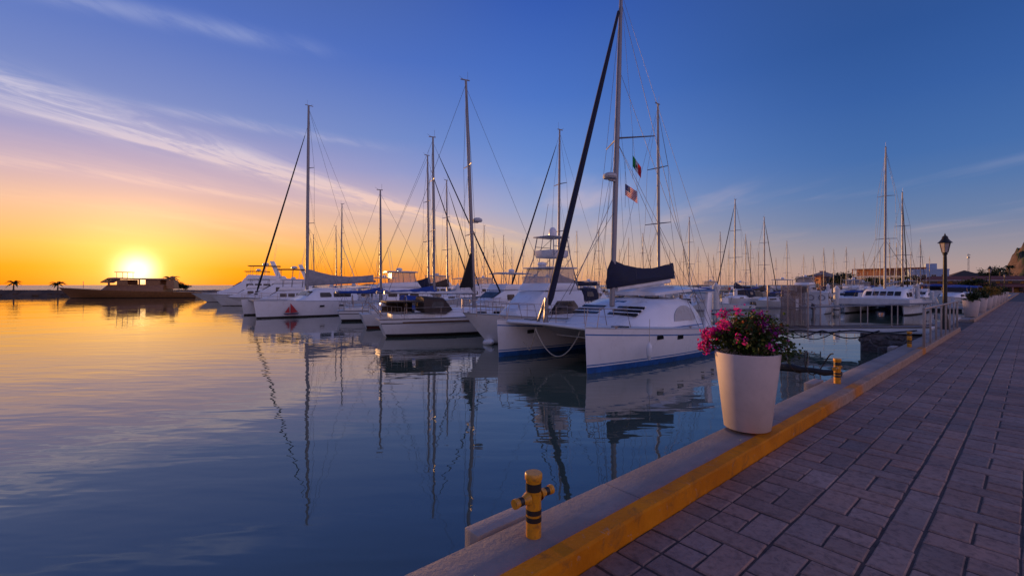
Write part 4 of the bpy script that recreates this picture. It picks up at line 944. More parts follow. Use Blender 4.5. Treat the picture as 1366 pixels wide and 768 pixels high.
# the enclosed white flybridge boat between them
def motorboat(label, pos, rz, L, B, fb, kind, group=None, top='gelcoat_grey', hullm='gelcoat', name='motorboat', detail=True):
    t = thing(name, label, 'motorboat', pos, rz, group)
    mb = MB(); sl = hull(mb, L, B, fb, fb*1.45, [(('a',-.4),1),(('a',.04),1),(('a',.12),2),(('r',.6),0),(('d',.07),0),(('d',0),3)], rake=L*.15, tr=.9, tm=.4, flare=1.3, n=16 if detail else 10, deck=4, sheer=1.7, full=.2)
    mb.build('hull', [hullm,'antifoul_dark','gelcoat_grey','gelcoat_grey','deck'], t, 32)
    w = B*.37; z = fb*1.05
    if kind in ('fly', 'sport', 'yacht'):
        k = L/10
        mb = MB(); coach(mb, [(L*.30,w*.5,w*.4,z,z+.35*k,.02),(L*.20,w*.9,w*.75,z,z+.65*k,.04),(L*.08,w,w*.86,z-.1,z+1.35*k,.05),(-L*.22,w,w*.88,z-.1,z+1.4*k,.05),(-L*.235,w,w*.88,z-.1,z+1.36*k,.05)]); cb_ = mb.build('cabin', 'gelcoat', t, 38)
        nw = 4 if kind == 'yacht' else 3
        windows(cb_, [(-L*.19+L*.27/nw*j, -L*.19+L*.27/nw*(j+.82), z+.62*k, z+1.06*k, side_y(z+.62*k,w,w*.87,z-.1,z+1.37*k)+.01, side_y(z+1.06*k,w,w*.87,z-.1,z+1.37*k)+.01) for j in range(nw)], 'window_dark', .05)
        mb = MB(); mb.rings([[(L*.165,-w*.66,z+.78*k),(L*.165,w*.66,z+.78*k),(L*.10,w*.70,z+1.22*k),(L*.10,-w*.70,z+1.22*k)],[(L*.18,-w*.66,z+.82*k),(L*.18,w*.66,z+.82*k),(L*.115,w*.70,z+1.26*k),(L*.115,-w*.70,z+1.26*k)]]); mb.build('windscreen', 'window_dark', cb_, 0)
        z2 = z+1.4*k
        mb = MB(); mb.prism([(-L*.26,z2),(L*.09,z2),(L*.055,z2+.48*k),(-L*.24,z2+.36*k)], 'y', -w*.86, w*.86); fb_ = mb.build('flybridge', 'gelcoat', t, 30, bevel=.05)
        if kind == 'fly':
            mb = MB(); mb.rings([[(L*.05-.25*(q),-w*.8,z2+.45*k+q),(L*.05-.25*q,w*.8,z2+.45*k+q),(-L*.16,w*.8,z2+.4*k+q),(-L*.16,-w*.8,z2+.4*k+q)] for q in (0,.8*k)]); mb.build('clear_curtain', 'clear_vinyl', fb_, 0)
        zt = z2+1.28*k
        mb = MB(); mb.rings([[(x,-w*.9,zz),(x,-w*.9,zz+.07),(x,0,zz+.14),(x,w*.9,zz+.07),(x,w*.9,zz)] for x, zz in ((L*.06,zt-.03),(-.02*L,zt),(-L*.20,zt-.02))]); mb.build('hardtop', top, t, 40)
        for q in (-1,1):
            for x in (.04,-.06,-.18): mb = MB(); mb.tube((L*x,q*w*.82,z2+.3*k), (L*(x-.01),q*w*.82,zt), .03, n=6); mb.build('hardtop_post', 'alu', t)
        mb = MB(); mb.lathe([(.02,0),(.26*k,.02),(.28*k,.12*k),(.18*k,.22*k),(.02,.25*k)], (-L*.08,0,zt+.16), 14); mb.box((-L*.08,0,zt+.1), (.3,.3,.16)); mb.build('radar_dome', 'gelcoat', t, 40)
        mb = MB(); mb.tube((-L*.14,w*.5,zt+.05), (-L*.17,w*.5,zt+2.2*k), .012, n=4); mb.tube((-L*.14,-w*.5,zt+.05), (-L*.17,-w*.5,zt+2.0*k), .012, n=4); mb.build('antenna', 'gelcoat', t)
        if kind == 'yacht':
            mb = MB(); mb.rings([[(x,-w*.96,zz),(x,-w*.96,zz+.09),(x,w*.96,zz+.09),(x,w*.96,zz)] for x, zz in ((-L*.20,z2-.10),(-L*.34,z2-.14),(-L*.42,z2-.22))]); mb.build('aft_awning', top, t, 40)
            mb = MB(); mb.rings([[(-L*.17,q*w*.8,z2+.3*k),(-L*.21,q*w*.8,z2+.3*k),(-L*.15,q*w*.55,z2+1.75*k),(-L*.115,q*w*.55,z2+1.75*k)] for q in (-1,1)]); mb.build('radar_arch', 'gelcoat', t, 30)
        mb = MB(); mb.box((-L*.237,0,z+.62*k), (.04,w*1.1,1.0*k)); mb.build('cabin_door', 'window_dark', cb_, 0)
    elif kind == 'console':
        mb = MB(); mb.box((0,0,fb+.45), (.9,.9,.95), taper=.85); mb.build('console', 'gelcoat', t, 30, bevel=.04)
        mb = MB(); mb.box((-.1,0,fb+1.75), (2.0,1.7,.08)); mb.build('hardtop', top, t, 30, bevel=.03)
        for q in (-1,1):
            for x in (.6,-.8): mb = MB(); mb.tube((x*.7,q*.5,fb), (x,q*.75,fb+1.72), .03, n=6); mb.build('hardtop_post', 'alu', t)
        mb = MB(); mb.rings([[(.48,-.42,fb+.8),(.52,-.42,fb+.8),(.52,.42,fb+.8),(.48,.42,fb+.8)],[(.38,-.40,fb+1.3),(.42,-.40,fb+1.3),(.42,.40,fb+1.3),(.38,.40,fb+1.3)]]); mb.build('windscreen', 'window_dark', t, 0)
        for q in (-.3,.3):
            mb = MB(); mb.box((-L*.5-.15,q,fb+.18), (.5,.34,.5), taper=.75); mb.box((-L*.5-.12,q,.1), (.2,.14,.9)); mb.build('outboard', 'engine_black', t, 30, bevel=.05)
    else:                                                        # cuddy cabin cruiser
        mb = MB(); coach(mb, [(L*.32,w*.4,w*.3,z,z+.25,.02),(L*.22,w*.9,w*.7,z,z+.55,.04),(L*.02,w,w*.85,z-.05,z+.7,.05),(-.02*L,w,w*.85,z-.05,z+.66,.05)]); cb_ = mb.build('cabin', 'gelcoat', t, 38)
        windows(cb_, [(L*.03,L*.18,z+.28,z+.5,w*.93,w*.87)], 'window_dark', .05)
        mb = MB(); mb.rings([[(.05*L,-w*.8,z+.68),(.05*L+.04,-w*.8,z+.68),(.05*L+.04,w*.8,z+.68),(.05*L,w*.8,z+.68)],[(-.01*L,-w*.75,z+1.2),(-.01*L+.04,-w*.75,z+1.2),(-.01*L+.04,w*.75,z+1.2),(-.01*L,w*.75,z+1.2)]]); mb.build('windscreen', 'window_dark', t, 0)
        mb = MB(); mb.rings([[(x,-w,zz),(x,-w*.9,zz+.1),(x,0,zz+.16),(x,w*.9,zz+.1),(x,w,zz)] for x, zz in ((0,z+1.2),(-L*.15,z+1.35),(-L*.28,z+1.25))]); mb.build('canopy', top, t, 40)
        for q in (-1,1): mb = MB(); mb.tube((-L*.14,q*w,z), (-L*.27,q*w*.98,z+1.25), .02, n=5); mb.tube((-L*.14,q*w,z), (-.02*L,q*w*.98,z+1.2), .02, n=5); mb.build('canopy_frame', 'steel', t)
    if detail:
        rail(t, [(x,q*y,zz) for q in (1,) for x,y,zz in sl if x > L*.02], .55, .08, 3, 'bow_rail'); rail(t, [(x,-y,zz) for x,y,zz in sl if x > L*.02], .55, .08, 3, 'bow_rail')
    return t
def PM(x, Y): return GX(x, Y)
motorboat('white flybridge boat with clear curtains and radar, between two sailboat masts', PM(545, 41), H66, 10.5, 3.6, 1.15, 'fly')
motorboat('white flybridge cruiser with dark cabin opening left of the tuna tower', PM(672, 36), QROT+math.pi, 10, 3.5, 1.05, 'sport', top='gelcoat_grey')

# ------------------------------------------------------------------ other catamarans
def catamaran(label, bow_near, rz, L, bs, fb, mh, side, *, cover=None, furl=None, tarp=False, mxf=.41, emblem=False, rk=.2, coverx=.56, dinghy=False, r=.12):
    """bow_near: waterline point under the near bow; side = +1 when the near hull is the port one"""
    f = Vector((math.cos(rz), math.sin(rz), 0)); l = Vector((-f.y, f.x, 0))
    pos = Vector(bow_near)-f*L/2-l*side*bs/2
    t = thing('catamaran', label, 'catamaran', pos, rz)
    for q in (-1, 1):
        mb = MB(); sl = hull(mb, L, 1.75, fb*.85, fb, [(('a',-.4),1),(('a',0),1),(('a',.08),1),(('a',.13),2),(('r',.6),0),(('d',.06),0),(('d',0),3)], y0=q*bs/2, rake=.3, trake=-.4, tr=.8, tm=.45, flare=.4, fine=1.05, draft=.42, n=18, deck=4, sheer=1.2, full=.17)
        h_ = mb.build('hull', ['gelcoat','antifoul_dark','stripe_dark','gelcoat_grey','deck'], t, 32)
        for x in (.8,-.9,-2.2):
            mb = MB(); mb.box((x*L/12, q*(bs/2+.845), fb*.62), (.42,.06,.16)); mb.build('portlight', 'glass_dark', h_, 0, bevel=.02)
        rail(t, [(x, (y if q > 0 else q*bs-y), z) for x, y, z in sl if -.42*L < x < .46*L], .6, .07, 3)
        pulpit(t, L*.34, L*.47, .4, fb) if False else None
    mb = MB(); mb.rings([[(L*.22,-bs/2,fb*.55),(L*.22,-bs/2,fb*.9),(L*.22,bs/2,fb*.9),(L*.22,bs/2,fb*.55)],[(-L*.42,-bs/2,fb*.5),(-L*.42,-bs/2,fb*.8),(-L*.42,bs/2,fb*.8),(-L*.42,bs/2,fb*.5)]]); mb.build('bridge_deck', 'gelcoat', t, 30)
    mb = MB(); mb.tube((L*.45,-bs/2,fb*.93), (L*.45,bs/2,fb*.93), .09, n=8); mb.build('crossbeam', 'alu', t)
    mb = MB(); mb.rings([[(L*.44,-bs*.42,fb*.93),(L*.44,bs*.42,fb*.93),(L*.44,bs*.42,fb*.93+.01),(L*.44,-bs*.42,fb*.93+.01)],[(L*.2,-bs*.42,fb*.9),(L*.2,bs*.42,fb*.9),(L*.2,bs*.42,fb*.9+.01),(L*.2,-bs*.42,fb*.9+.01)]]); mb.build('trampoline', 'grey_canvas', t, 0)
    w = bs*.42; z = fb*.86; k = 1.15
    mb = MB(); coach(mb, [(L*.20,w*.85,w*.72,z-.1,z+.12,.03),(L*.15,w*.95,w*.8,z-.1,z+.3,.04),(L*.06,w,w*.86,z-.1,z+1.02*k,.06),(-L*.05,w,w*.88,z-.1,z+1.10*k,.07),(-L*.22,w,w*.88,z-.1,z+1.06*k,.07),(-L*.24,w,w*.88,z-.1,z+.95*k,.06)]); cb_ = mb.build('cabin', 'gelcoat', t, 38)
    windows(cb_, [(-L*.19, -L*.055, z+.40, z+.86, side_y(z+.40,w,w*.88,z-.1,z+1.24)+.01, side_y(z+.86,w,w*.88,z-.1,z+1.24)+.01), (-L*.04, L*.045, z+.40, z+.84, side_y(z+.4,w,w*.87,z-.1,z+1.2)+.01, side_y(z+.84,w,w*.87,z-.1,z+1.2)+.01)], 'window_dark', .06)
    for j in range(5):
        y = -w*.62+j*w*.31
        mb = MB(); mb.box((L*.103+.055, y, z+.755), (.08, w*.25, .62), ry=-R_(50)); mb.build('windscreen', 'window_dark', cb_, 0)
    mb = MB(); mb.rings([[(x,-w*.92,zz-.05),(x,-w*.9,zz+.04),(x,0,zz+.12),(x,w*.9,zz+.04),(x,w*.92,zz-.05)] for x, zz in ((-L*.20,z+1.22),(-L*.3,z+1.36),(-L*.41,z+1.30))]); ht = mb.build('hardtop', 'gelcoat', t, 40)
    for q in (-1,1): mb = MB(); mb.box((-L*.39,q*w*.84,z+.62), (.28,.12,1.34)); mb.build('hardtop_pillar', 'gelcoat', ht, 0)
    mx = L*(.5-mxf)
    rig(t, mx, z+1.1, mh, rk, r, 'alu', ((.36,.9,.35),(.66,.75,.35)), (-L*.08,bs/2+.75,fb*.9), (L*.45,0,fb+.1,.9), [(-L*.45,bs/2,fb),(-L*.45,-bs/2,fb)], furl, .085, None, .011)
    bo = boom(t, mx-.15, mx-L*coverx, z+1.75, z+1.95, .1)
    if cover: sail_bag('sail_cover', bo, mx+.2, mx-L*coverx*.98, z+1.45, z+3.2, z+1.85, z+2.65, .38, cover, 9)
    if tarp:                                                     # white cover laced over the bows
        mb = MB(); mb.rings([[(x,-bs/2-.88*s_,zz-.55),(x,-bs/2-.80*s_,zz+.02),(x,0,zz+.10),(x,bs/2+.80*s_,zz+.02),(x,bs/2+.88*s_,zz-.55),(x,bs/2+.80*s_,zz-.56),(x,0,zz-.50),(x,-bs/2-.80*s_,zz-.56)] for x, zz, s_ in ((L*.50,fb+.06,.55),(L*.42,fb+.10,.85),(L*.28,fb+.10,1.02),(L*.16,fb+.06,1.04))]); mb.build('bow_tarpaulin', 'white_canvas', t, 50)
    if emblem:
        mb = MB(); ye = side*(bs/2+.80)
        def flat(pts, mi): mb.rings([[(x, ye, zz) for x, zz in pts], [(x, ye+side*.03, zz) for x, zz in pts]], mi)
        x0, s_ = L*.5-2.75, -1
        flat([(x0,.42),(x0,1.28),(x0-.62,.48)], 0); flat([(x0+.08,.46),(x0+.10,1.02),(x0+.48,.46)], 0); flat([(x0+.62,.40),(x0-.72,.40),(x0-.60,.31),(x0+.46,.31)], 1); flat([(x0+.5,.28),(x0-.6,.28),(x0-.6,.25),(x0+.5,.25)], 0)
        mb.build('emblem', ['emblem_red','flag_blue'], t, 0)
    return t
catamaran('white catamaran with red sailboat emblem on its hull and grey sail bag', GX(338, 38.7), HB, 12.6, 5.4, 1.55, 20.5, 1, cover='grey_canvas', furl='black_canvas', emblem=True, rk=.15, coverx=.55, r=.15)
catamaran('white catamaran with bows under a pale tarpaulin, right of the gangway', GX(1205, 42.4), HB, 12.0, 4.6, 1.45, 17.6, 1, cover=None, furl=None, tarp=True, rk=.45, mxf=.47, r=.11)

# ------------------------------------------------------------------ motor yachts on the left, into the sun
HL = R_(24+180)
def at_bow(x, Y, L, rz): return GX(x, Y) - Vector((math.cos(rz), math.sin(rz), 0))*L/2
motorboat('large white motor yacht with dark flybridge awning, second from the sunset', at_bow(250, 75, 20, HL), HL, 19, 5.2, 1.05, 'yacht', top='black_canvas', name='motor_yacht')
motorboat('small white cruiser moored just left of the emblem catamaran bow', at_bow(320, 52, 9.6, HL), HL, 9.6, 3.3, .85, 'sport', top='gelcoat_grey', name='motor_yacht')
motorboat('low white cabin cruiser in front of the large motor yacht on the left', at_bow(283, 62, 10, HL), HL, 10, 3.4, .95, 'sport', top='gelcoat_grey', name='motor_yacht')
motorboat('tall motor yacht with dark awnings behind the emblem catamaran mast', at_bow(296, 62, 15.5, HL), HL, 15.5, 4.6, .9, 'yacht', top='black_canvas', name='motor_yacht')
motorboat('distant white motor yacht left of the tall awninged yacht', at_bow(268, 88, 17, HL), HL, 17, 4.8, 1.0, 'sport', top='black_canvas', name='motor_yacht')
# the long yacht under the sun
YL = 27; t = thing('motor_yacht', 'long low motor yacht silhouetted right under the setting sun', 'motorboat', at_bow(78, 98, YL, R_(14+180)), R_(14+180))
mb = MB(); hull(mb, YL, 6, 1.35, 2.35, [(('a',-.4),1),(('a',.0),1),(('a',.12),1),(('r',.6),0),(('d',.1),0),(('d',0),0)], rake=2.6, tr=.9, tm=.4, flare=1.2, n=18, deck=2, sheer=1.8, full=.2); mb.build('hull', ['hull_backlit','antifoul_dark','hull_backlit'], t, 32)
mb = MB(); coach(mb, [(5.0,1.6,1.3,1.6,1.9,.03),(3.6,2.3,2.0,1.5,2.9,.05),(-7.0,2.4,2.1,1.4,3.0,.05),(-7.2,2.4,2.1,1.4,2.9,.05)]); cb_ = mb.build('cabin', 'hull_backlit', t, 38)
mb = MB(); mb.rings([[(x,-2.4,zz),(x,-2.3,zz+.22),(x,0,zz+.34),(x,2.3,zz+.22),(x,2.4,zz)] for x, zz in ((4.6,3.35),(3.2,4.25),(-1.0,4.1),(-6.9,4.05))]); mb.build('saloon_roof', 'hull_backlit', t, 40)
for x, wx in ((3.2,.4),(.7,2.0),(-2.5,.3),(-5.1,2.8)):
    for q in (-1,1): mb = MB(); mb.box((x,q*2.0,3.45), (wx,.10,1.25)); mb.build('roof_post', 'hull_backlit', t, 0)
mb = MB(); mb.box((-8.0,0,3.0), (1.7,2.6,2.0), taper=.8); mb.build('aft_house', 'hull_backlit', t, 0, bevel=.05)
mb = MB(); mb.box((1.2,0,5.75), (2.7,2.6,.14)); mb.build('hardtop', 'black_canvas', t, 0)
for q in (-1,1):
    for x in (2.2,.2): mb = MB(); mb.tube((x,q*1.1,4.3), (x,q*1.1,5.7), .05, n=6); mb.build('hardtop_post', 'alu', t)
mb = MB(); mb.tube((9,0,2.2), (9,0,3.7), .05, n=5); mb.build('jackstaff', 'alu', t)
mb = MB(); mb.lathe([(.05,0),(.5,.1),(.55,.5),(.35,.85),(.03,.95)], (-8.0,0,3.98), 12); mb.tube((-8.5,.8,3.6),(-8.5,.8,5.0),.06,n=5); mb.build('radar_dome', 'hull_backlit', t, 40)

# ------------------------------------------------------------------ boats of the inner rows: a few kinds, each built once and copied
KIND = {}
def sail_kind(k, X, mh_target, label, Y, rz, grp):
    spec = {'navy': dict(cover='navy_canvas', furl='navy_canvas', dodger='navy_canvas'), 'white': dict(cover='white_canvas', furl=None, dodger='grey_canvas', boot='antifoul_red'),
            'blue': dict(cover='blue_canvas', furl='white_canvas', bimini='blue_canvas', boot='antifoul_blue'), 'dark': dict(cover='brown_canvas', furl='black_canvas', hullm='hull_navy', dodger='tan_canvas'),
            'bare': dict(cover=None, furl=None, bimini='tan_canvas', boot='antifoul_red'), 'red': dict(cover='red_canvas', furl=None, hullm='gelcoat_cream', dodger='red_canvas')}[k]
    sc = mh_target/14.0; c, s_ = math.cos(rz), math.sin(rz); pos = Vector((X-c*.45*sc, Y-s_*.45*sc, 0))
    if k not in KIND:
        t, _ = monohull(label, pos, rz, 10.6, 3.4, 1.0, .45, 14.0, .12, spread=((.40,.9,.1),(.68,.72,.1)), r=.095, detail=False, group=grp, wr=.010, **spec); KIND[k] = t
    else: t = copy_tree(KIND[k]); t['label'] = label; t['group'] = grp
    t.location = pos; t.rotation_euler = (0,0,rz); t.scale = (sc,)*3
    return t
A, B_ = QROT, HB
SB = [ # mast pixel x, top y, distance, kind, heading, label
 (419,313,80,'white',A,'distant sloop whose short mast stands just right of the emblem catamaran mast'),
 (455,272,62,'bare',B_,'bare-boomed sloop with a slim mast between emblem catamaran and blue cover sloop'),
 (449,302,70,'blue',A,'far sloop showing a short mast left of the slim bare mast'),
 (572,208,45,'navy',A,'navy-covered sloop whose mast almost touches the tall sloop beyond the ketch'),
 (597,241,56,'dark',A,'dark-hulled sloop with mast rising between the two tallest left masts'),
 (603,327,95,'white',A,'far small sloop seen under the ketch boom, mast left of the black mast cover'),
 (645,301,78,'bare',B_,'far sloop with mast immediately right of the ketch mast'),
 (659,318,88,'navy',A,'far sloop, second short mast right of the ketch mast'),
 (671,314,84,'white',B_,'far sloop, third short mast right of the ketch mast'),
 (683,331,100,'red',A,'far cream sloop, fourth short mast right of the ketch mast'),
 (745,173,40,'navy',B_,'navy-covered sloop with tall mast directly behind the tuna tower'),
 (770,309,80,'bare',A,'far sloop whose mast stands between tuna tower and navy furled genoa'),
 (793,334,105,'white',B_,'far small sloop just left of the big catamaran mast'),
 (799,307,76,'blue',A,'far sloop with mast close left of the big catamaran mast'),
 (838,318,90,'dark',B_,'far dark sloop above the navy sail cover, nearest its mast'),
 (858,312,84,'navy',A,'far sloop above the middle of the navy sail cover'),
 (879,140,33,'white',A,'tall-masted white sloop right behind the big catamaran'),
 (907,345,110,'red',A,'tiny far sloop above the cabin end of the big catamaran'),
 (919,290,70,'bare',B_,'sloop with lone mast right of the big catamaran, left of the thick white pile'),
 (945,338,105,'blue',A,'tiny far sloop left of the thick white pile'),
 (961,310,82,'white',A,'far sloop with mast just right of the thick white pile'),
 (980,266,60,'navy',B_,'navy-covered sloop with tall dark mast behind the pink flowers'),
 (995,313,86,'dark',A,'far sloop with mast beside the tall dark mast behind the flowers'),
 (1001,322,92,'bare',B_,'far sloop, second short mast right of the tall dark mast'),
 (1020,290,65,'dark',A,'dark-hulled sloop with leaning furled sail left of the wire cage'),
 (1050,322,90,'white',A,'far sloop with mast rising above the wire cage'),
 (1072,340,112,'blue',B_,'tiny far sloop at the right edge of the wire cage'),
 (1099,331,108,'navy',A,'far sloop in front of the gabled orange house'),
 (1112,333,108,'bare',B_,'far sloop at the right edge of the gabled orange house'),
 (1129,330,106,'white',A,'far sloop in front of the tree beside the gabled house'),
 (1204,257,56,'dark',A,'dark sloop with dark mast just right of the tarpaulin catamaran mast'),
 (1187,320,98,'bare',A,'far sloop before the terrace building, left of the dark mast'),
 (1196,324,104,'blue',B_,'far sloop before the terrace building, touching the dark mast'),
 (1228,320,96,'navy',A,'far sloop in front of the pale blue building'),
]
for x, yt, Y, k, rz, lab in SB:
    p = PX(x, yt, Y); sail_kind(k, p.x, p.z, lab, Y, rz+R_(random.uniform(-6,6)), 'sailboats of the inner berths')
kk = ['white','bare','navy','blue','dark','red']
for i, (x, yt) in enumerate(((612,338),(627,333),(636,326),(650,334),(675,329),(697,320),(712,333),(730,338),(758,328),(783,337),(807,346),(826,333),(868,328),(893,334),(912,330),(931,330),(952,340),(972,334),(1012,336),(1035,344))):
    Y = 96+(i*7 % 23); p = PX(x, yt, Y); sail_kind(kk[i % 6], p.x, p.z, 'tiny sailboat in the far mast thicket behind the middle boats', Y, (A, B_)[i % 2]+R_(random.uniform(-9,9)), 'far mast thicket behind the middle boats')
for i, (x, yt) in enumerate(((1085,342),(1140,344),(1152,336),(1166,342),(1174,330),(1215,336),(1240,342))):
    Y = 98+(i*5 % 17); p = PX(x, yt, Y); sail_kind(kk[(i+2) % 6], p.x, p.z, 'tiny sailboat moored before the far shore buildings', Y, (A, B_)[i % 2]+R_(random.uniform(-9,9)), 'far sailboats before the shore buildings')
MKIND = {}
MBT = [ # centre x, distance, kind, scale, heading, label
 (708,62,'fly',1.0,B_,'far white flybridge cruiser behind the tuna tower'),
 (615,58,'sport',1.0,B_,'far white sport boat below the black mast cover'),
 (590,66,'fly',1.05,A,'far curtained cruiser left of the black mast cover'),
 (790,58,'sport',.9,A,'far white sport boat left of the navy sail cover'),
 (940,66,'cuddy',1.1,A,'far small cruiser left of the thick white pile'),
 (925,52,'cuddy',1.0,R_(160),'small cruiser with blue canopy behind the catamaran stern'),
 (966,52,'console',.9,R_(175),'small open boat between the two white piles behind the flowers'),
 (1000,66,'cuddy',1.1,R_(200),'dark-canopied cruiser moored behind the pink flowers'),
 (1016,74,'console',1.1,A,'open boat with hardtop left of the wire cage'),
 (1046,70,'sport',1.0,A,'white sport boat seen through the wire cage'),
 (1124,66,'sport',.75,B_,'white sport boat just right of the front right pile'),
 (1140,74,'sport',1.0,A,'far sport boat behind the tarpaulin catamaran bow'),
 (1160,92,'cuddy',1.2,A,'far cruiser below the terrace building, left part'),
 (1210,88,'sport',1.0,B_,'far sport boat below the terrace building, right part'),
 (1250,74,'cuddy',1.3,A,'small cruiser left of the lantern lamp post'),
 (1272,60,'cuddy',1.25,R_(215),'low cruiser between lamp post and first far planter'),
 (1076,88,'fly',1.1,A,'far white cruiser below the gabled orange house'),
 (1105,96,'console',1.3,B_,'far open boat below the tree by the gabled house'),
 (875,76,'fly',1.0,A,'far white cruiser behind the big catamaran hardtop'),
 (830,84,'sport',1.1,B_,'far white cruiser under the navy sail cover'),
 (650,74,'fly',1.0,A,'far white cruiser right of the ketch mast'),
 (520,64,'sport',1.05,A,'far white cruiser behind the blue cover sloop'),

 (985,78,'sport',.9,B_,'far white sport boat just right of the slim pile behind the flowers'),
 (1032,58,'cuddy',.9,R_(190),'small canopied cruiser at the left edge of the wire cage'),
 (1062,60,'console',1.0,R_(205),'small open boat at the right edge of the wire cage'),
 (1136,58,'cuddy',.95,R_(215),'small canopied cruiser touching the tarpaulin catamaran bow'),
 (1150,84,'fly',.85,B_,'far curtained cruiser above the tarpaulin catamaran cabin'),
 (1190,100,'sport',1.0,A,'far white boat below the middle of the terrace building'),
 (1228,70,'sport',.8,B_,'white sport boat between tarpaulin catamaran and lamp post'),
 (1290,70,'cuddy',1.2,R_(210),'low cruiser behind the first far planter'),
 (950,88,'fly',.9,A,'far curtained cruiser behind the thickest white pile'),
 (855,66,'cuddy',1.2,B_,'canopied cruiser behind the navy sail cover'),
 (735,70,'sport',1.1,A,'far white sport boat framed by the tuna tower legs'),
 (562,72,'cuddy',1.3,A,'far canopied cruiser above the ketch dodger'),
]
tops = {'fly': 'gelcoat_grey', 'sport': 'gelcoat_grey', 'cuddy': 'blue_canvas', 'console': 'teal_canvas'}
for x, Y, k, sc, rz, lab in MBT:
    if k not in MKIND: t = MKIND[k] = motorboat(lab, GX(x,Y), rz, {'fly':10.5,'sport':9.8,'cuddy':7.5,'console':6.8}[k], {'fly':3.6,'sport':3.5,'cuddy':2.7,'console':2.4}[k], {'fly':1.1,'sport':1.0,'cuddy':.8,'console':.7}[k], k, None, tops[k], detail=False)
    else: t = copy_tree(MKIND[k])
    t['label'] = lab; t['group'] = 'motorboats of the inner berths'; t.location = GX(x, Y); t.rotation_euler = (0,0,rz); t.scale = (sc,)*3
# stern-on cruiser with the ring emblem
t = motorboat('small white boat seen stern-on with round ring on its canopy', GX(1095, 47.5), QROT+R_(4), 6.6, 2.5, .75, 'cuddy', None, 'white_canvas')
mb = MB(); mb.box((-1.9,0,1.55), (.06,2.0,1.2)); mb.build('aft_curtain', 'white_canvas', t, 0, bevel=.02)
for y in (-.45, .5):
    mb = MB(); mb.rings([[(-1.95+.04*math.cos(6.283*j/8), y+(.26+.05*math.sin(6.283*j/8))*math.cos(6.283*k/20), 1.6+(.26+.05*math.sin(6.283*j/8))*math.sin(6.283*k/20)) for j in range(8)] for k in range(21)], caps=False); mb.build('ring', 'grey_canvas', t)
mb = MB(); mb.box((-3.45,0,.75), (.4,.36,.55), taper=.75); mb.box((-3.4,0,.2), (.2,.14,.8)); mb.build('outboard', 'engine_black', t, 30, bevel=.05)

# ------------------------------------------------------------------ piers and piles
def pier(label, s0, s1, p0, p1, z):
    t = thing('pier', label, 'pier', SP((s0+s1)/2, p0, 0), QROT)
    L_ = p0-p1; mb = MB(); mb.box((0, L_/2, z-.10), (s1-s0, L_, .20)); mb.build('deck', 'pontoon', t, bevel=.02)
    mb = MB()
    for k in range(int(L_/3)): mb.box((0, 1.5+k*3, z-.42), (s1-s0-.3, 2.4, .45))
    mb.build('float', 'rubber', t, 0)
    for k in range(int(L_/9)):
        mb = MB(); mb.box((.7, 4+k*9, z+.45), (.3,.3,.9)); mb.box((.7,4+k*9,z+.95), (.36,.36,.14)); mb.build('power_post', 'plaster_white', t, bevel=.03)
    return t
pier('long grey floating pier between the front yachts and the boats behind', 24.2, 26.4, -12.4, -72, .45)
pier('second floating pier running behind the tarpaulin catamaran', 69, 71.2, -1.9, -74, .45)
pier('third floating pier far back before the shore buildings', 112, 114, -14, -80, .45)
for i, (s0, p) in enumerate(((26.5,-21),(26.5,-33),(60,-13.5),(60,-24))):
    pier(['narrow finger pier behind the big catamaran mast','narrow finger pier behind the teak-railed ketch','narrow finger pier beside the tarpaulin catamaran','narrow finger pier behind the wire cage'][i], s0, s0+9, p, p-1.0, .42)
pile0 = None
def pile(pos, h, r, label):
    global pile0
    if pile0 is None:
        t = thing('dock_pile', label, 'pile', pos, 0, 'white concrete piles of the piers')
        mb = MB(); mb.lathe([(.25,-1.0),(.25,2.86),(.27,2.87),(.27,2.93)], n=20); mb.build('shaft', 'pile_white', t)
        mb = MB(); mb.lathe([(.275,2.93),(.26,2.96),(.02,3.32)], n=20); mb.build('cap', 'pile_white', t); mb = MB(); mb.lathe([(.29,.38),(.34,.38),(.34,.48),(.29,.48),(.29,.38)], n=16, caps=False); mb.build('collar', 'rubber', t)
        pile0 = t
    else: t = copy_tree(pile0); t['label'] = label; t.location = pos
    t.scale = (r/.25, r/.25, h/3.2); return t
for x, yt, Y, r, lab in ((955,378,38.7,.27,'thickest white pile, standing just left of the pink flowers'),(981,385,60,.25,'white pile behind the flowers, right of the thickest one'),
        (1080,382,47,.22,'white pile left of the boat with the ring on its canopy'),(1116,382,46.5,.27,'white pile right of the boat with the ring on its canopy'),
        (1243,388,66,.24,'white pile left of the lantern lamp post'),(775,376,50,.24,'white pile left of the big catamaran mast, left one of two'),(797,378,52,.22,'white pile touching the big catamaran mast on its left'),
        (694,384,50,.22,'white pile hidden partly behind the tuna tower boat'),(1007,388,70,.22,'white pile between the flowers and the wire cage'),(472,377,52,.24,'white pile left of the bright blue boom cover'),(442,379,58,.24,'white pile under the grey sail bag')):
    p = PX(x, yt, Y); pile(Vector((p.x, Y, 0)), p.z, r, lab)

for k in range(11):
    s0, p = ((26.9,-16-8*k) if k < 4 else ((71.6,-9-9*(k-4)) if k < 8 else (114.4,-20-16*(k-8)))); v = SP(s0, p)
    t = pile(Vector((v.x,v.y,0)), 3.0, .22, 'plain white pile rising among the moored boats along a pier'); t['group'] = 'white piles among the boats'
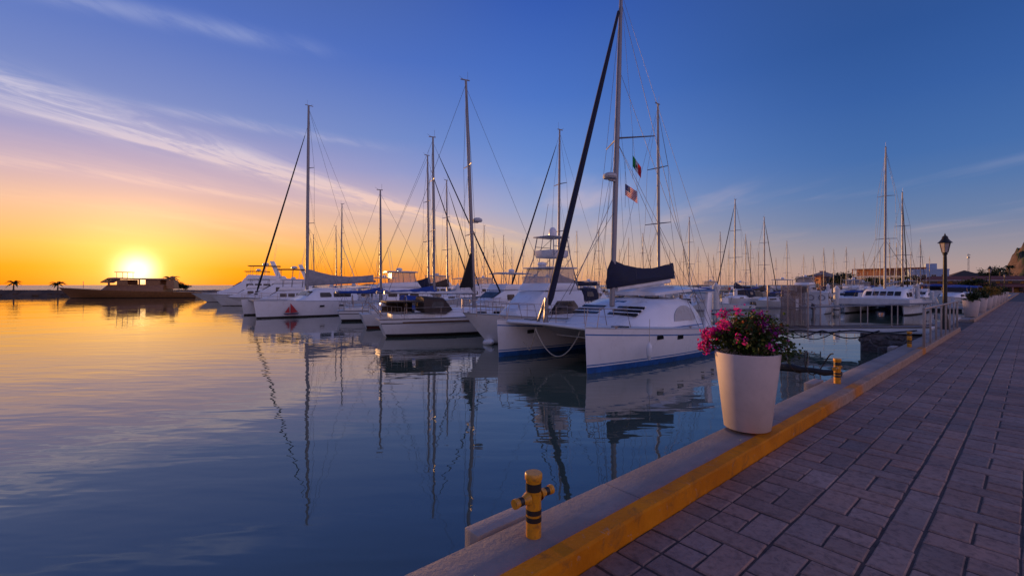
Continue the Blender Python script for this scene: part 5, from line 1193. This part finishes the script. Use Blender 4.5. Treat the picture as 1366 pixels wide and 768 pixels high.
# ------------------------------------------------------------------ shore, buildings, trees, hill
mb = MB(); sh = [SP(118,-1.85).xy, (93,93), (86,116), (76,124), (72,150), (72,400), (900,900), SP(560,-1.85).xy]
mb.prism([tuple(v) for v in sh], 'z', -1.2, 1.12); struct(mb.build('shore', 'quay_face', smooth=0))
def building(name, label, pos, rz, w, d, h, wallm, roof, roofm, rows, cat='building', winm='window_dark', base=None):
    t = thing(name, label, cat, Vector((pos[0],pos[1],1.1)), rz)
    mb = MB(); mb.box((0,d/2,h/2), (w,d,h)); wl = mb.build('wall', wallm, t, 0)
    if roof == 'flat':
        mb = MB()
        for c, dd in (((0,.1,h+.25),(w+.2,.25,.5)),((0,d-.1,h+.25),(w+.2,.25,.5)),((-w/2,d/2,h+.25),(.25,d-.46,.5)),((w/2,d/2,h+.25),(.25,d-.46,.5))): mb.box(c, dd)
        mb.build('parapet', roofm, t, 0)
    elif roof == 'gable':
        mb = MB(); rh = w*.22; mb.prism([(-w/2-.4,h-.05),(w/2+.4,h-.05),(w/2+.4,h+.12),(0,h+rh+.15),(-w/2-.4,h+.12)], 'y', -.5, d+.5); mb.build('roof', roofm, t, 0)
        mb = MB(); mb.prism([(-w*.40,h+.15),(w*.40,h+.15),(0,h+rh*.82)], 'y', -.53, -.50); mb.build('gable_panel', wallm, t, 0)
    elif roof == 'hip':
        mb = MB(); o = .7; rh = d*.28; mb.add([(-w/2-o,-o,h-.02),(w/2+o,-o,h-.02),(w/2+o,d+o,h-.02),(-w/2-o,d+o,h-.02),(-w/2-o,-o,h+.12),(w/2+o,-o,h+.12),(w/2+o,d+o,h+.12),(-w/2-o,d+o,h+.12),(-w/2+d*.45,d/2,h+rh),(w/2-d*.45,d/2,h+rh)],
            [(3,2,1,0),(0,1,5,4),(1,2,6,5),(2,3,7,6),(3,0,4,7),(4,5,9,8),(5,6,9),(6,7,8,9),(7,4,8)]); mb.build('roof', roofm, t, 0)
    for z0, z1, n, ww in rows:
        for k in range(n):
            x = -w/2+w*(k+.5)/n; mb = MB(); fw = .09
            mb.box((x,-.005,(z0+z1)/2), (ww-.1,.05,z1-z0-.1)); mb.build('window', winm, wl, 0)
            mb = MB()
            for c, dd in (((x-ww/2,-.03,(z0+z1)/2),(fw,.10,z1-z0+fw)),((x+ww/2,-.03,(z0+z1)/2),(fw,.10,z1-z0+fw)),((x,-.03,z0),(ww-fw,.10,fw)),((x,-.03,z1),(ww-fw,.10,fw)),((x,-.035,(z0+z1)/2),(.05,.06,z1-z0-fw))): mb.box(c, dd)
            mb.build('window_frame', 'plaster_white', wl, 0)
    return t
FA = R_(-33)
building('house', 'orange house with a grey gabled front on the far shore', GX(1098,128), FA, 7.2, 9, 4.0, 'plaster_grey', 'gable', 'plaster_grey', [(.9,2.1,3,1.0),(2.6,3.6,3,.9)])
building('house_wing', 'low orange wing on the left of the gabled shore house', GX(1085,129), R_(-72), 4.4, 7, 3.9, 'plaster_orange', 'hip', 'terracotta', [(1.0,2.2,2,1.0)])
tb = building('terrace_building', 'long terrace building with a reddish roof gallery behind the masts', GX(1182,140), R_(-60), 19.5, 9, 4.2, 'plaster_cream', 'flat', 'plaster_white', [(.8,3.2,9,1.3)])
mb = MB(); mb.box((0,4.5,6.9), (19.0,8,.25)); mb.build('gallery_roof', 'terracotta', tb, 0)
for k in range(12):
    mb = MB(); mb.box((-9.2+k*1.67,.5,5.45), (.28,.28,2.6)); mb.build('gallery_post', 'plaster_orange', tb, 0)
mb = MB(); mb.box((0,4.5,5.5), (17.5,5,2.55)); mb.build('gallery_wall', 'plaster_orange', tb, 0)
bl = building('flat_roofed_building', 'pale blue flat-roofed building left of the lantern lamp post', GX(1239,130), FA, 8.6, 9, 5.9, 'plaster_blue', 'flat', 'plaster_blue', [(.8,2.3,4,1.2),(3.6,4.8,4,1.1)])
mb = MB(); mb.box((1.0,4,7.1), (2.4,3,1.9)); mb.build('roof_cabin', 'plaster_blue', bl, 0)
building('shore_store', 'low brownish store between the gabled house and terrace building', GX(1143,134), FA, 8.5, 7, 2.7, 'plaster_grey', 'flat', 'plaster_grey', [(.7,2.0,4,1.3)])
building('white_house', 'small white house with brown hip roof above the red roofs', GX(1291,135), FA, 6.6, 7, 4.3, 'plaster_cream', 'hip', 'brown_canvas', [(2.6,3.7,3,1.0)])
building('row_house', 'ochre house with flat top right of the hip roofed white house', GX(1311,138), FA, 6.0, 8, 5.0, 'plaster_pink', 'flat', 'plaster_cream', [(2.9,4.1,3,.9)])
building('side_house', 'grey house with arched openings left of the red roofs', GX(1268,136), FA, 5.2, 7, 3.6, 'plaster_grey', 'flat', 'plaster_grey', [(.8,2.6,3,1.0)])
# the long two tier red tiled building at the end of the promenade
FR = R_(-22); rb = thing('arcade_building', 'long red tiled two-tier arcade building with yellow walls at the promenade end', 'building', Vector((116.0,104.5,1.1)), FR); rb.scale = (1,1,.80)
W2 = 34
mb = MB(); mb.box((0,5,1.1), (W2,6,2.2)); mb.build('lower_wall', 'plaster_ochre', rb, 0)
mb = MB(); mb.rings([[(-W2/2-1,-1.2,1.62),(-W2/2-1,-1.2,1.75),(-W2/2+1.5,3.2,2.75),(-W2/2+1.5,3.2,2.6)],[(W2/2,-1.2,1.62),(W2/2,-1.2,1.75),(W2/2,3.2,2.75),(W2/2,3.2,2.6)]]); mb.build('lower_roof', 'terracotta', rb, 0)
mb = MB(); mb.box((1,6,3.05), (W2-3,5,1.1)); uw = mb.build('upper_wall', 'plaster_ochre', rb, 0)
mb = MB(); mb.rings([[(-W2/2+1.3,2.4,3.55),(-W2/2+1.3,2.4,3.72),(-W2/2+5,6.2,5.0),(-W2/2+5,6.2,4.8)],[(W2/2,2.4,3.55),(W2/2,2.4,3.72),(W2/2,6.2,5.0),(W2/2,6.2,4.8)]]); mb.rings([[(-W2/2+5,6.2,4.8),(-W2/2+5,6.2,5.0),(-W2/2+1.3,10,3.72),(-W2/2+1.3,10,3.55)],[(W2/2,6.2,4.8),(W2/2,6.2,5.0),(W2/2,10,3.72),(W2/2,10,3.55)]]); mb.build('upper_roof', 'terracotta', rb, 0)
mb = MB(); mb.box((.6,2.36,3.63), (W2-2,.06,.16)); mb.build('eaves_board', 'plaster_white', rb, 0)
for k in range(13):
    mb = MB(); mb.box((-W2/2+4.2+k*2.2,3.48,3.08), (1.45,.06,.62)); mb.build('window', 'window_dark', uw, 0)
for k in range(17):
    mb = MB(); mb.box((-W2/2+.4+k*2.05,-.9,.82), (.22,.22,1.62)); mb.build('arcade_post', 'plaster_pink', rb, 0)
    mb = MB(); mb.box((-W2/2+1.4+k*2.05,1.97,1.0), (1.1,.06,1.5)); mb.build('doorway', 'window_dark', rb, 0)
# antenna
t = thing('antenna_mast', 'thin lattice antenna mast on the skyline near the red roofs', 'antenna', GX(1292,185,1))
mb = MB()
for a in range(3): mb.tube((.35*math.cos(a*2.094),.35*math.sin(a*2.094),0), (.2*math.cos(a*2.094),.2*math.sin(a*2.094),14.8), .045, n=4)
for k in range(18): mb.tube((.33*math.cos(k*2.094),.33*math.sin(k*2.094),k*.8), (.3*math.cos(k*2.094+2.094),.3*math.sin(k*2.094+2.094),k*.8+.8), .03, n=3)
mb.build('lattice', 'alu_dark', t, 0)
mb = MB(); mb.box((0,0,14.2), (1.6,.15,.15)); mb.box((0,0,13.2), (1.0,.3,.5)); mb.build('aerial', 'alu_dark', t, 0)

def tree(label, pos, h, r, seed, col=((.03,.05,.018),(.045,.065,.02),(.02,.035,.014)), grp=None, n=900, name='tree'):
    t = thing(name, label, 'tree', pos, 0, grp); rnd = random.Random(seed); mb = MB(); pts = []
    mb.path([(0,0,-.2),(.05*h,0,h*.3),(.02,.04*h,h*.62)], [h*.045,h*.032,h*.018], 7)
    for k in range(16):
        a = rnd.uniform(0,6.283); e = rnd.uniform(-.15,1.3); d = Vector((math.cos(a)*math.cos(e), math.sin(a)*math.cos(e), math.sin(e)))
        tip = Vector((d.x*r, d.y*r, h*.56+d.z*h*.40))*1.0; tip = Vector((0,0,h*.5)).lerp(tip, rnd.uniform(.6,1.0)); mb.path([(.03,.02,h*.42), tip*.5+Vector((0,0,h*.27)), tip], [h*.016,h*.01,h*.004], 4)
        for j in range(n//16): pts.append((tip+Vector((rnd.gauss(0,r*.24), rnd.gauss(0,r*.24), rnd.gauss(0,h*.085))), d))
    mb.build('trunk', 'bark', t)
    mb, c_ = leaf_cloud(rnd, pts, r*.17, lambda p: rnd.choice(col)); o = mb.build('crown', 'leaf', t, 0, recalc=False); tint(o, c_)
    return t
for i, (x, Y, h, r, lab) in enumerate(((1074,126,4.3,2.6,'bushy tree left of the orange shore house'),(1122,126,5.2,3.4,'round tree right of the gabled shore house'),(1166,130,4.0,2.6,'bushy tree before the left end of the terrace building'),(1196,131,3.9,3.0,'bushy tree before the middle of the terrace building'),(1218,128,4.2,2.8,'bushy tree between terrace building and pale blue building'),
        (1320,128,6.9,2.2,'tall dark tree behind the red roofed building'),(1330,131,6.2,2.8,'leafy tree at the foot of the brown hill'),(1301,90,3.0,2.2,'low dark tree before the red roofed building'))):
    tree(lab, GX(x,Y,1.1), h, r, 40+i)
tree('low round bush tree on the breakwater just right of the palm by the yacht', GX(238,122,.9), 2.6, 1.5, 71)
tree('small round bush tree at the breakwater end beside the moored yachts', GX(247,123,.8), 2.1, 1.4, 72)
def palm(label, pos, h, seed, fl=1.5, grp='palms'):
    t = thing('palm_tree', label, 'palm', pos, 0, grp); rnd = random.Random(seed); mb = MB()
    pts = [(.12*h*(k/8)**2*.5, 0, h*k/8) for k in range(9)]; mb.path(pts, [.17-.006*k for k in range(9)], 8); mb.build('trunk', 'bark', t)
    mb = MB(); cs_ = []; top = Vector(pts[-1])
    for f in range(20):
        a = f*2.4+rnd.uniform(-.2,.2); e = rnd.uniform(-.1,1.1); d = Vector((math.cos(a),math.sin(a),0)); prev = top; side = Vector((-d.y,d.x,0)); L_ = fl*rnd.uniform(.8,1.15)
        for k in range(7):
            u = (k+1)/7; p = top+d*L_*u*math.cos(e*.7)+Vector((0,0,L_*(math.sin(e)*u-.75*u*u)))
            w = .20*fl/1.5*math.sin(math.pi*min(.97,.18+.8*u)); mb.add([prev, prev+side*w-Vector((0,0,w*.5)), p+side*w*.8-Vector((0,0,w*.7)), p], [(0,1,2,3)]); mb.add([prev, prev-side*w-Vector((0,0,w*.5)), p-side*w*.8-Vector((0,0,w*.7)), p], [(0,1,2,3)])
            cs_ += [(.04,.06,.02)]*2; prev = p
    o = mb.build('crown', 'leaf', t, 0, recalc=False); tint(o, cs_)
palm('small palm silhouetted on the breakwater at the far left', GX(18,118,1.55), 2.0, 1, 2.1)
palm('small palm silhouetted just left of the yacht under the sun', GX(77,119,1.35), 1.9, 2, 2.2)
palm('spreading palm silhouetted right of the yacht under the sun', GX(228,121,1.3), 3.3, 3, 2.6)
for i, (x, Y, h) in enumerate(((1333,118,6.0),(1345,124,6.8))): palm(['slim palm left of the brown hill','slim palm in front of the brown hill'][i], GX(x,Y,1.1), h, 10+i, 1.8)

# breakwater of dark rocks
def rocks(name, label, P0, P1, w, h, n, seed):
    rnd = random.Random(seed); P0, P1 = Vector(P0), Vector(P1); d = P1-P0; s_ = Vector((-d.y,d.x,0)).normalized()
    mb = MB(); rr = []; m = int(d.length/3)
    for i in range(m+1):
        c = P0+d*i/m; k = min(1, .5+min(i, m-i)*.3)
        rr.append([c-s_*w+Vector((0,0,-.6)), c-s_*w*.6*k+Vector((0,0,h*.5*k*rnd.uniform(.8,1.2))), c-s_*w*.25*k+Vector((0,0,h*k*rnd.uniform(.9,1.1))), c+s_*w*.3*k+Vector((0,0,h*k*rnd.uniform(.9,1.1))), c+s_*w+Vector((0,0,-.6))])
    mb.rings(rr, closed=False)
    for i in range(n):
        u = rnd.random(); v = rnd.uniform(-.8,.8); r = rnd.uniform(.35,.8); c = P0+d*u+s_*v*w+Vector((0,0,h*(1-abs(v)*.95)*.95-.1))
        a = rnd.uniform(0,6.28); mb.lathe([(.02,-r*.6),(r*.85,-r*.3),(r,.1*r),(r*.6,r*.5),(.02,r*.55)], c, 6, sx=rnd.uniform(.8,1.4), sy=rnd.uniform(.7,1.2))
    o = mb.build(name, 'rock_dark', None, 0); return tag(o, label, 'breakwater')
rocks('breakwater', 'long dark rock breakwater with palms under the sunset', (-190,116,0), (-70,124,0), 5, 1.5, 320, 1)
rocks('breakwater', 'low rock breakwater behind the moored boats in the middle', (-68,128,0), (75,129,0), 4, 1.1, 260, 2)
# hill
from mathutils import noise as mnoise
mb = MB(); rnd = random.Random(6); nx, ny = 110, 50; vs = []; fs = []
def hh(x, y):
    u = (x-1.087*y)/160; e = (1/(1+math.exp(-(u-.035)*60)))*17.0 + max(0,min(1,(u-.02)/.5))**.75*24
    v = (y-205)/190; e *= min(1, max(0, v*7)) ** .5 * (1-max(0,v-.6)*.8)
    return e + (math.sin(x*.31+y*.11)*.7+math.sin(x*.13-y*.23)*1.2)*min(1,e/9)
for i in range(nx+1):
    for j in range(ny+1):
        y = 203+200*(j/ny)**1.2; x = 1.087*y-12+210*(i/nx)**1.15; h0 = hh(x+5*mnoise.noise((x*.05,y*.05,3)), y); vs.append((x, y, 1.0+max(0, h0*(1+.35*mnoise.fractal((x*.07,y*.07,1), .6, 2.1, 6)))+.5*mnoise.noise((x*.4,y*.4,0))*min(1,h0/4)))
for i in range(nx):
    for j in range(ny): a = i*(ny+1)+j; fs.append((a,a+ny+1,a+ny+2,a+1))
m = bpy.data.materials.new('hill_rock'); m.use_nodes = True; t_ = NT(m.node_tree); co = t_.new('ShaderNodeTexCoord').outputs['Object']; g_ = t_.new('ShaderNodeNewGeometry'); s_ = t_.new('ShaderNodeSeparateXYZ'); t_.put(s_.inputs[0], g_.outputs['Normal'])
c_ = t_.mix(t_.mapr(t_.noise(co,.25,5,.65),.35,.65), (.04,.026,.024), (.10,.062,.05)); c_ = t_.mix(t_.mapr(t_.math('ADD', s_.outputs[2], t_.math('MULTIPLY', t_.noise(co,.3,5,.7), .5)),0.90,1.08), c_, (.03,.045,.018))
t_.put(t_.n['Principled BSDF'].inputs['Base Color'], c_); t_.n['Principled BSDF'].inputs['Roughness'].default_value = .95; M['hill_rock'] = m
mb.add(vs, fs); struct(mb.build('hill', 'hill_rock', None, 60))
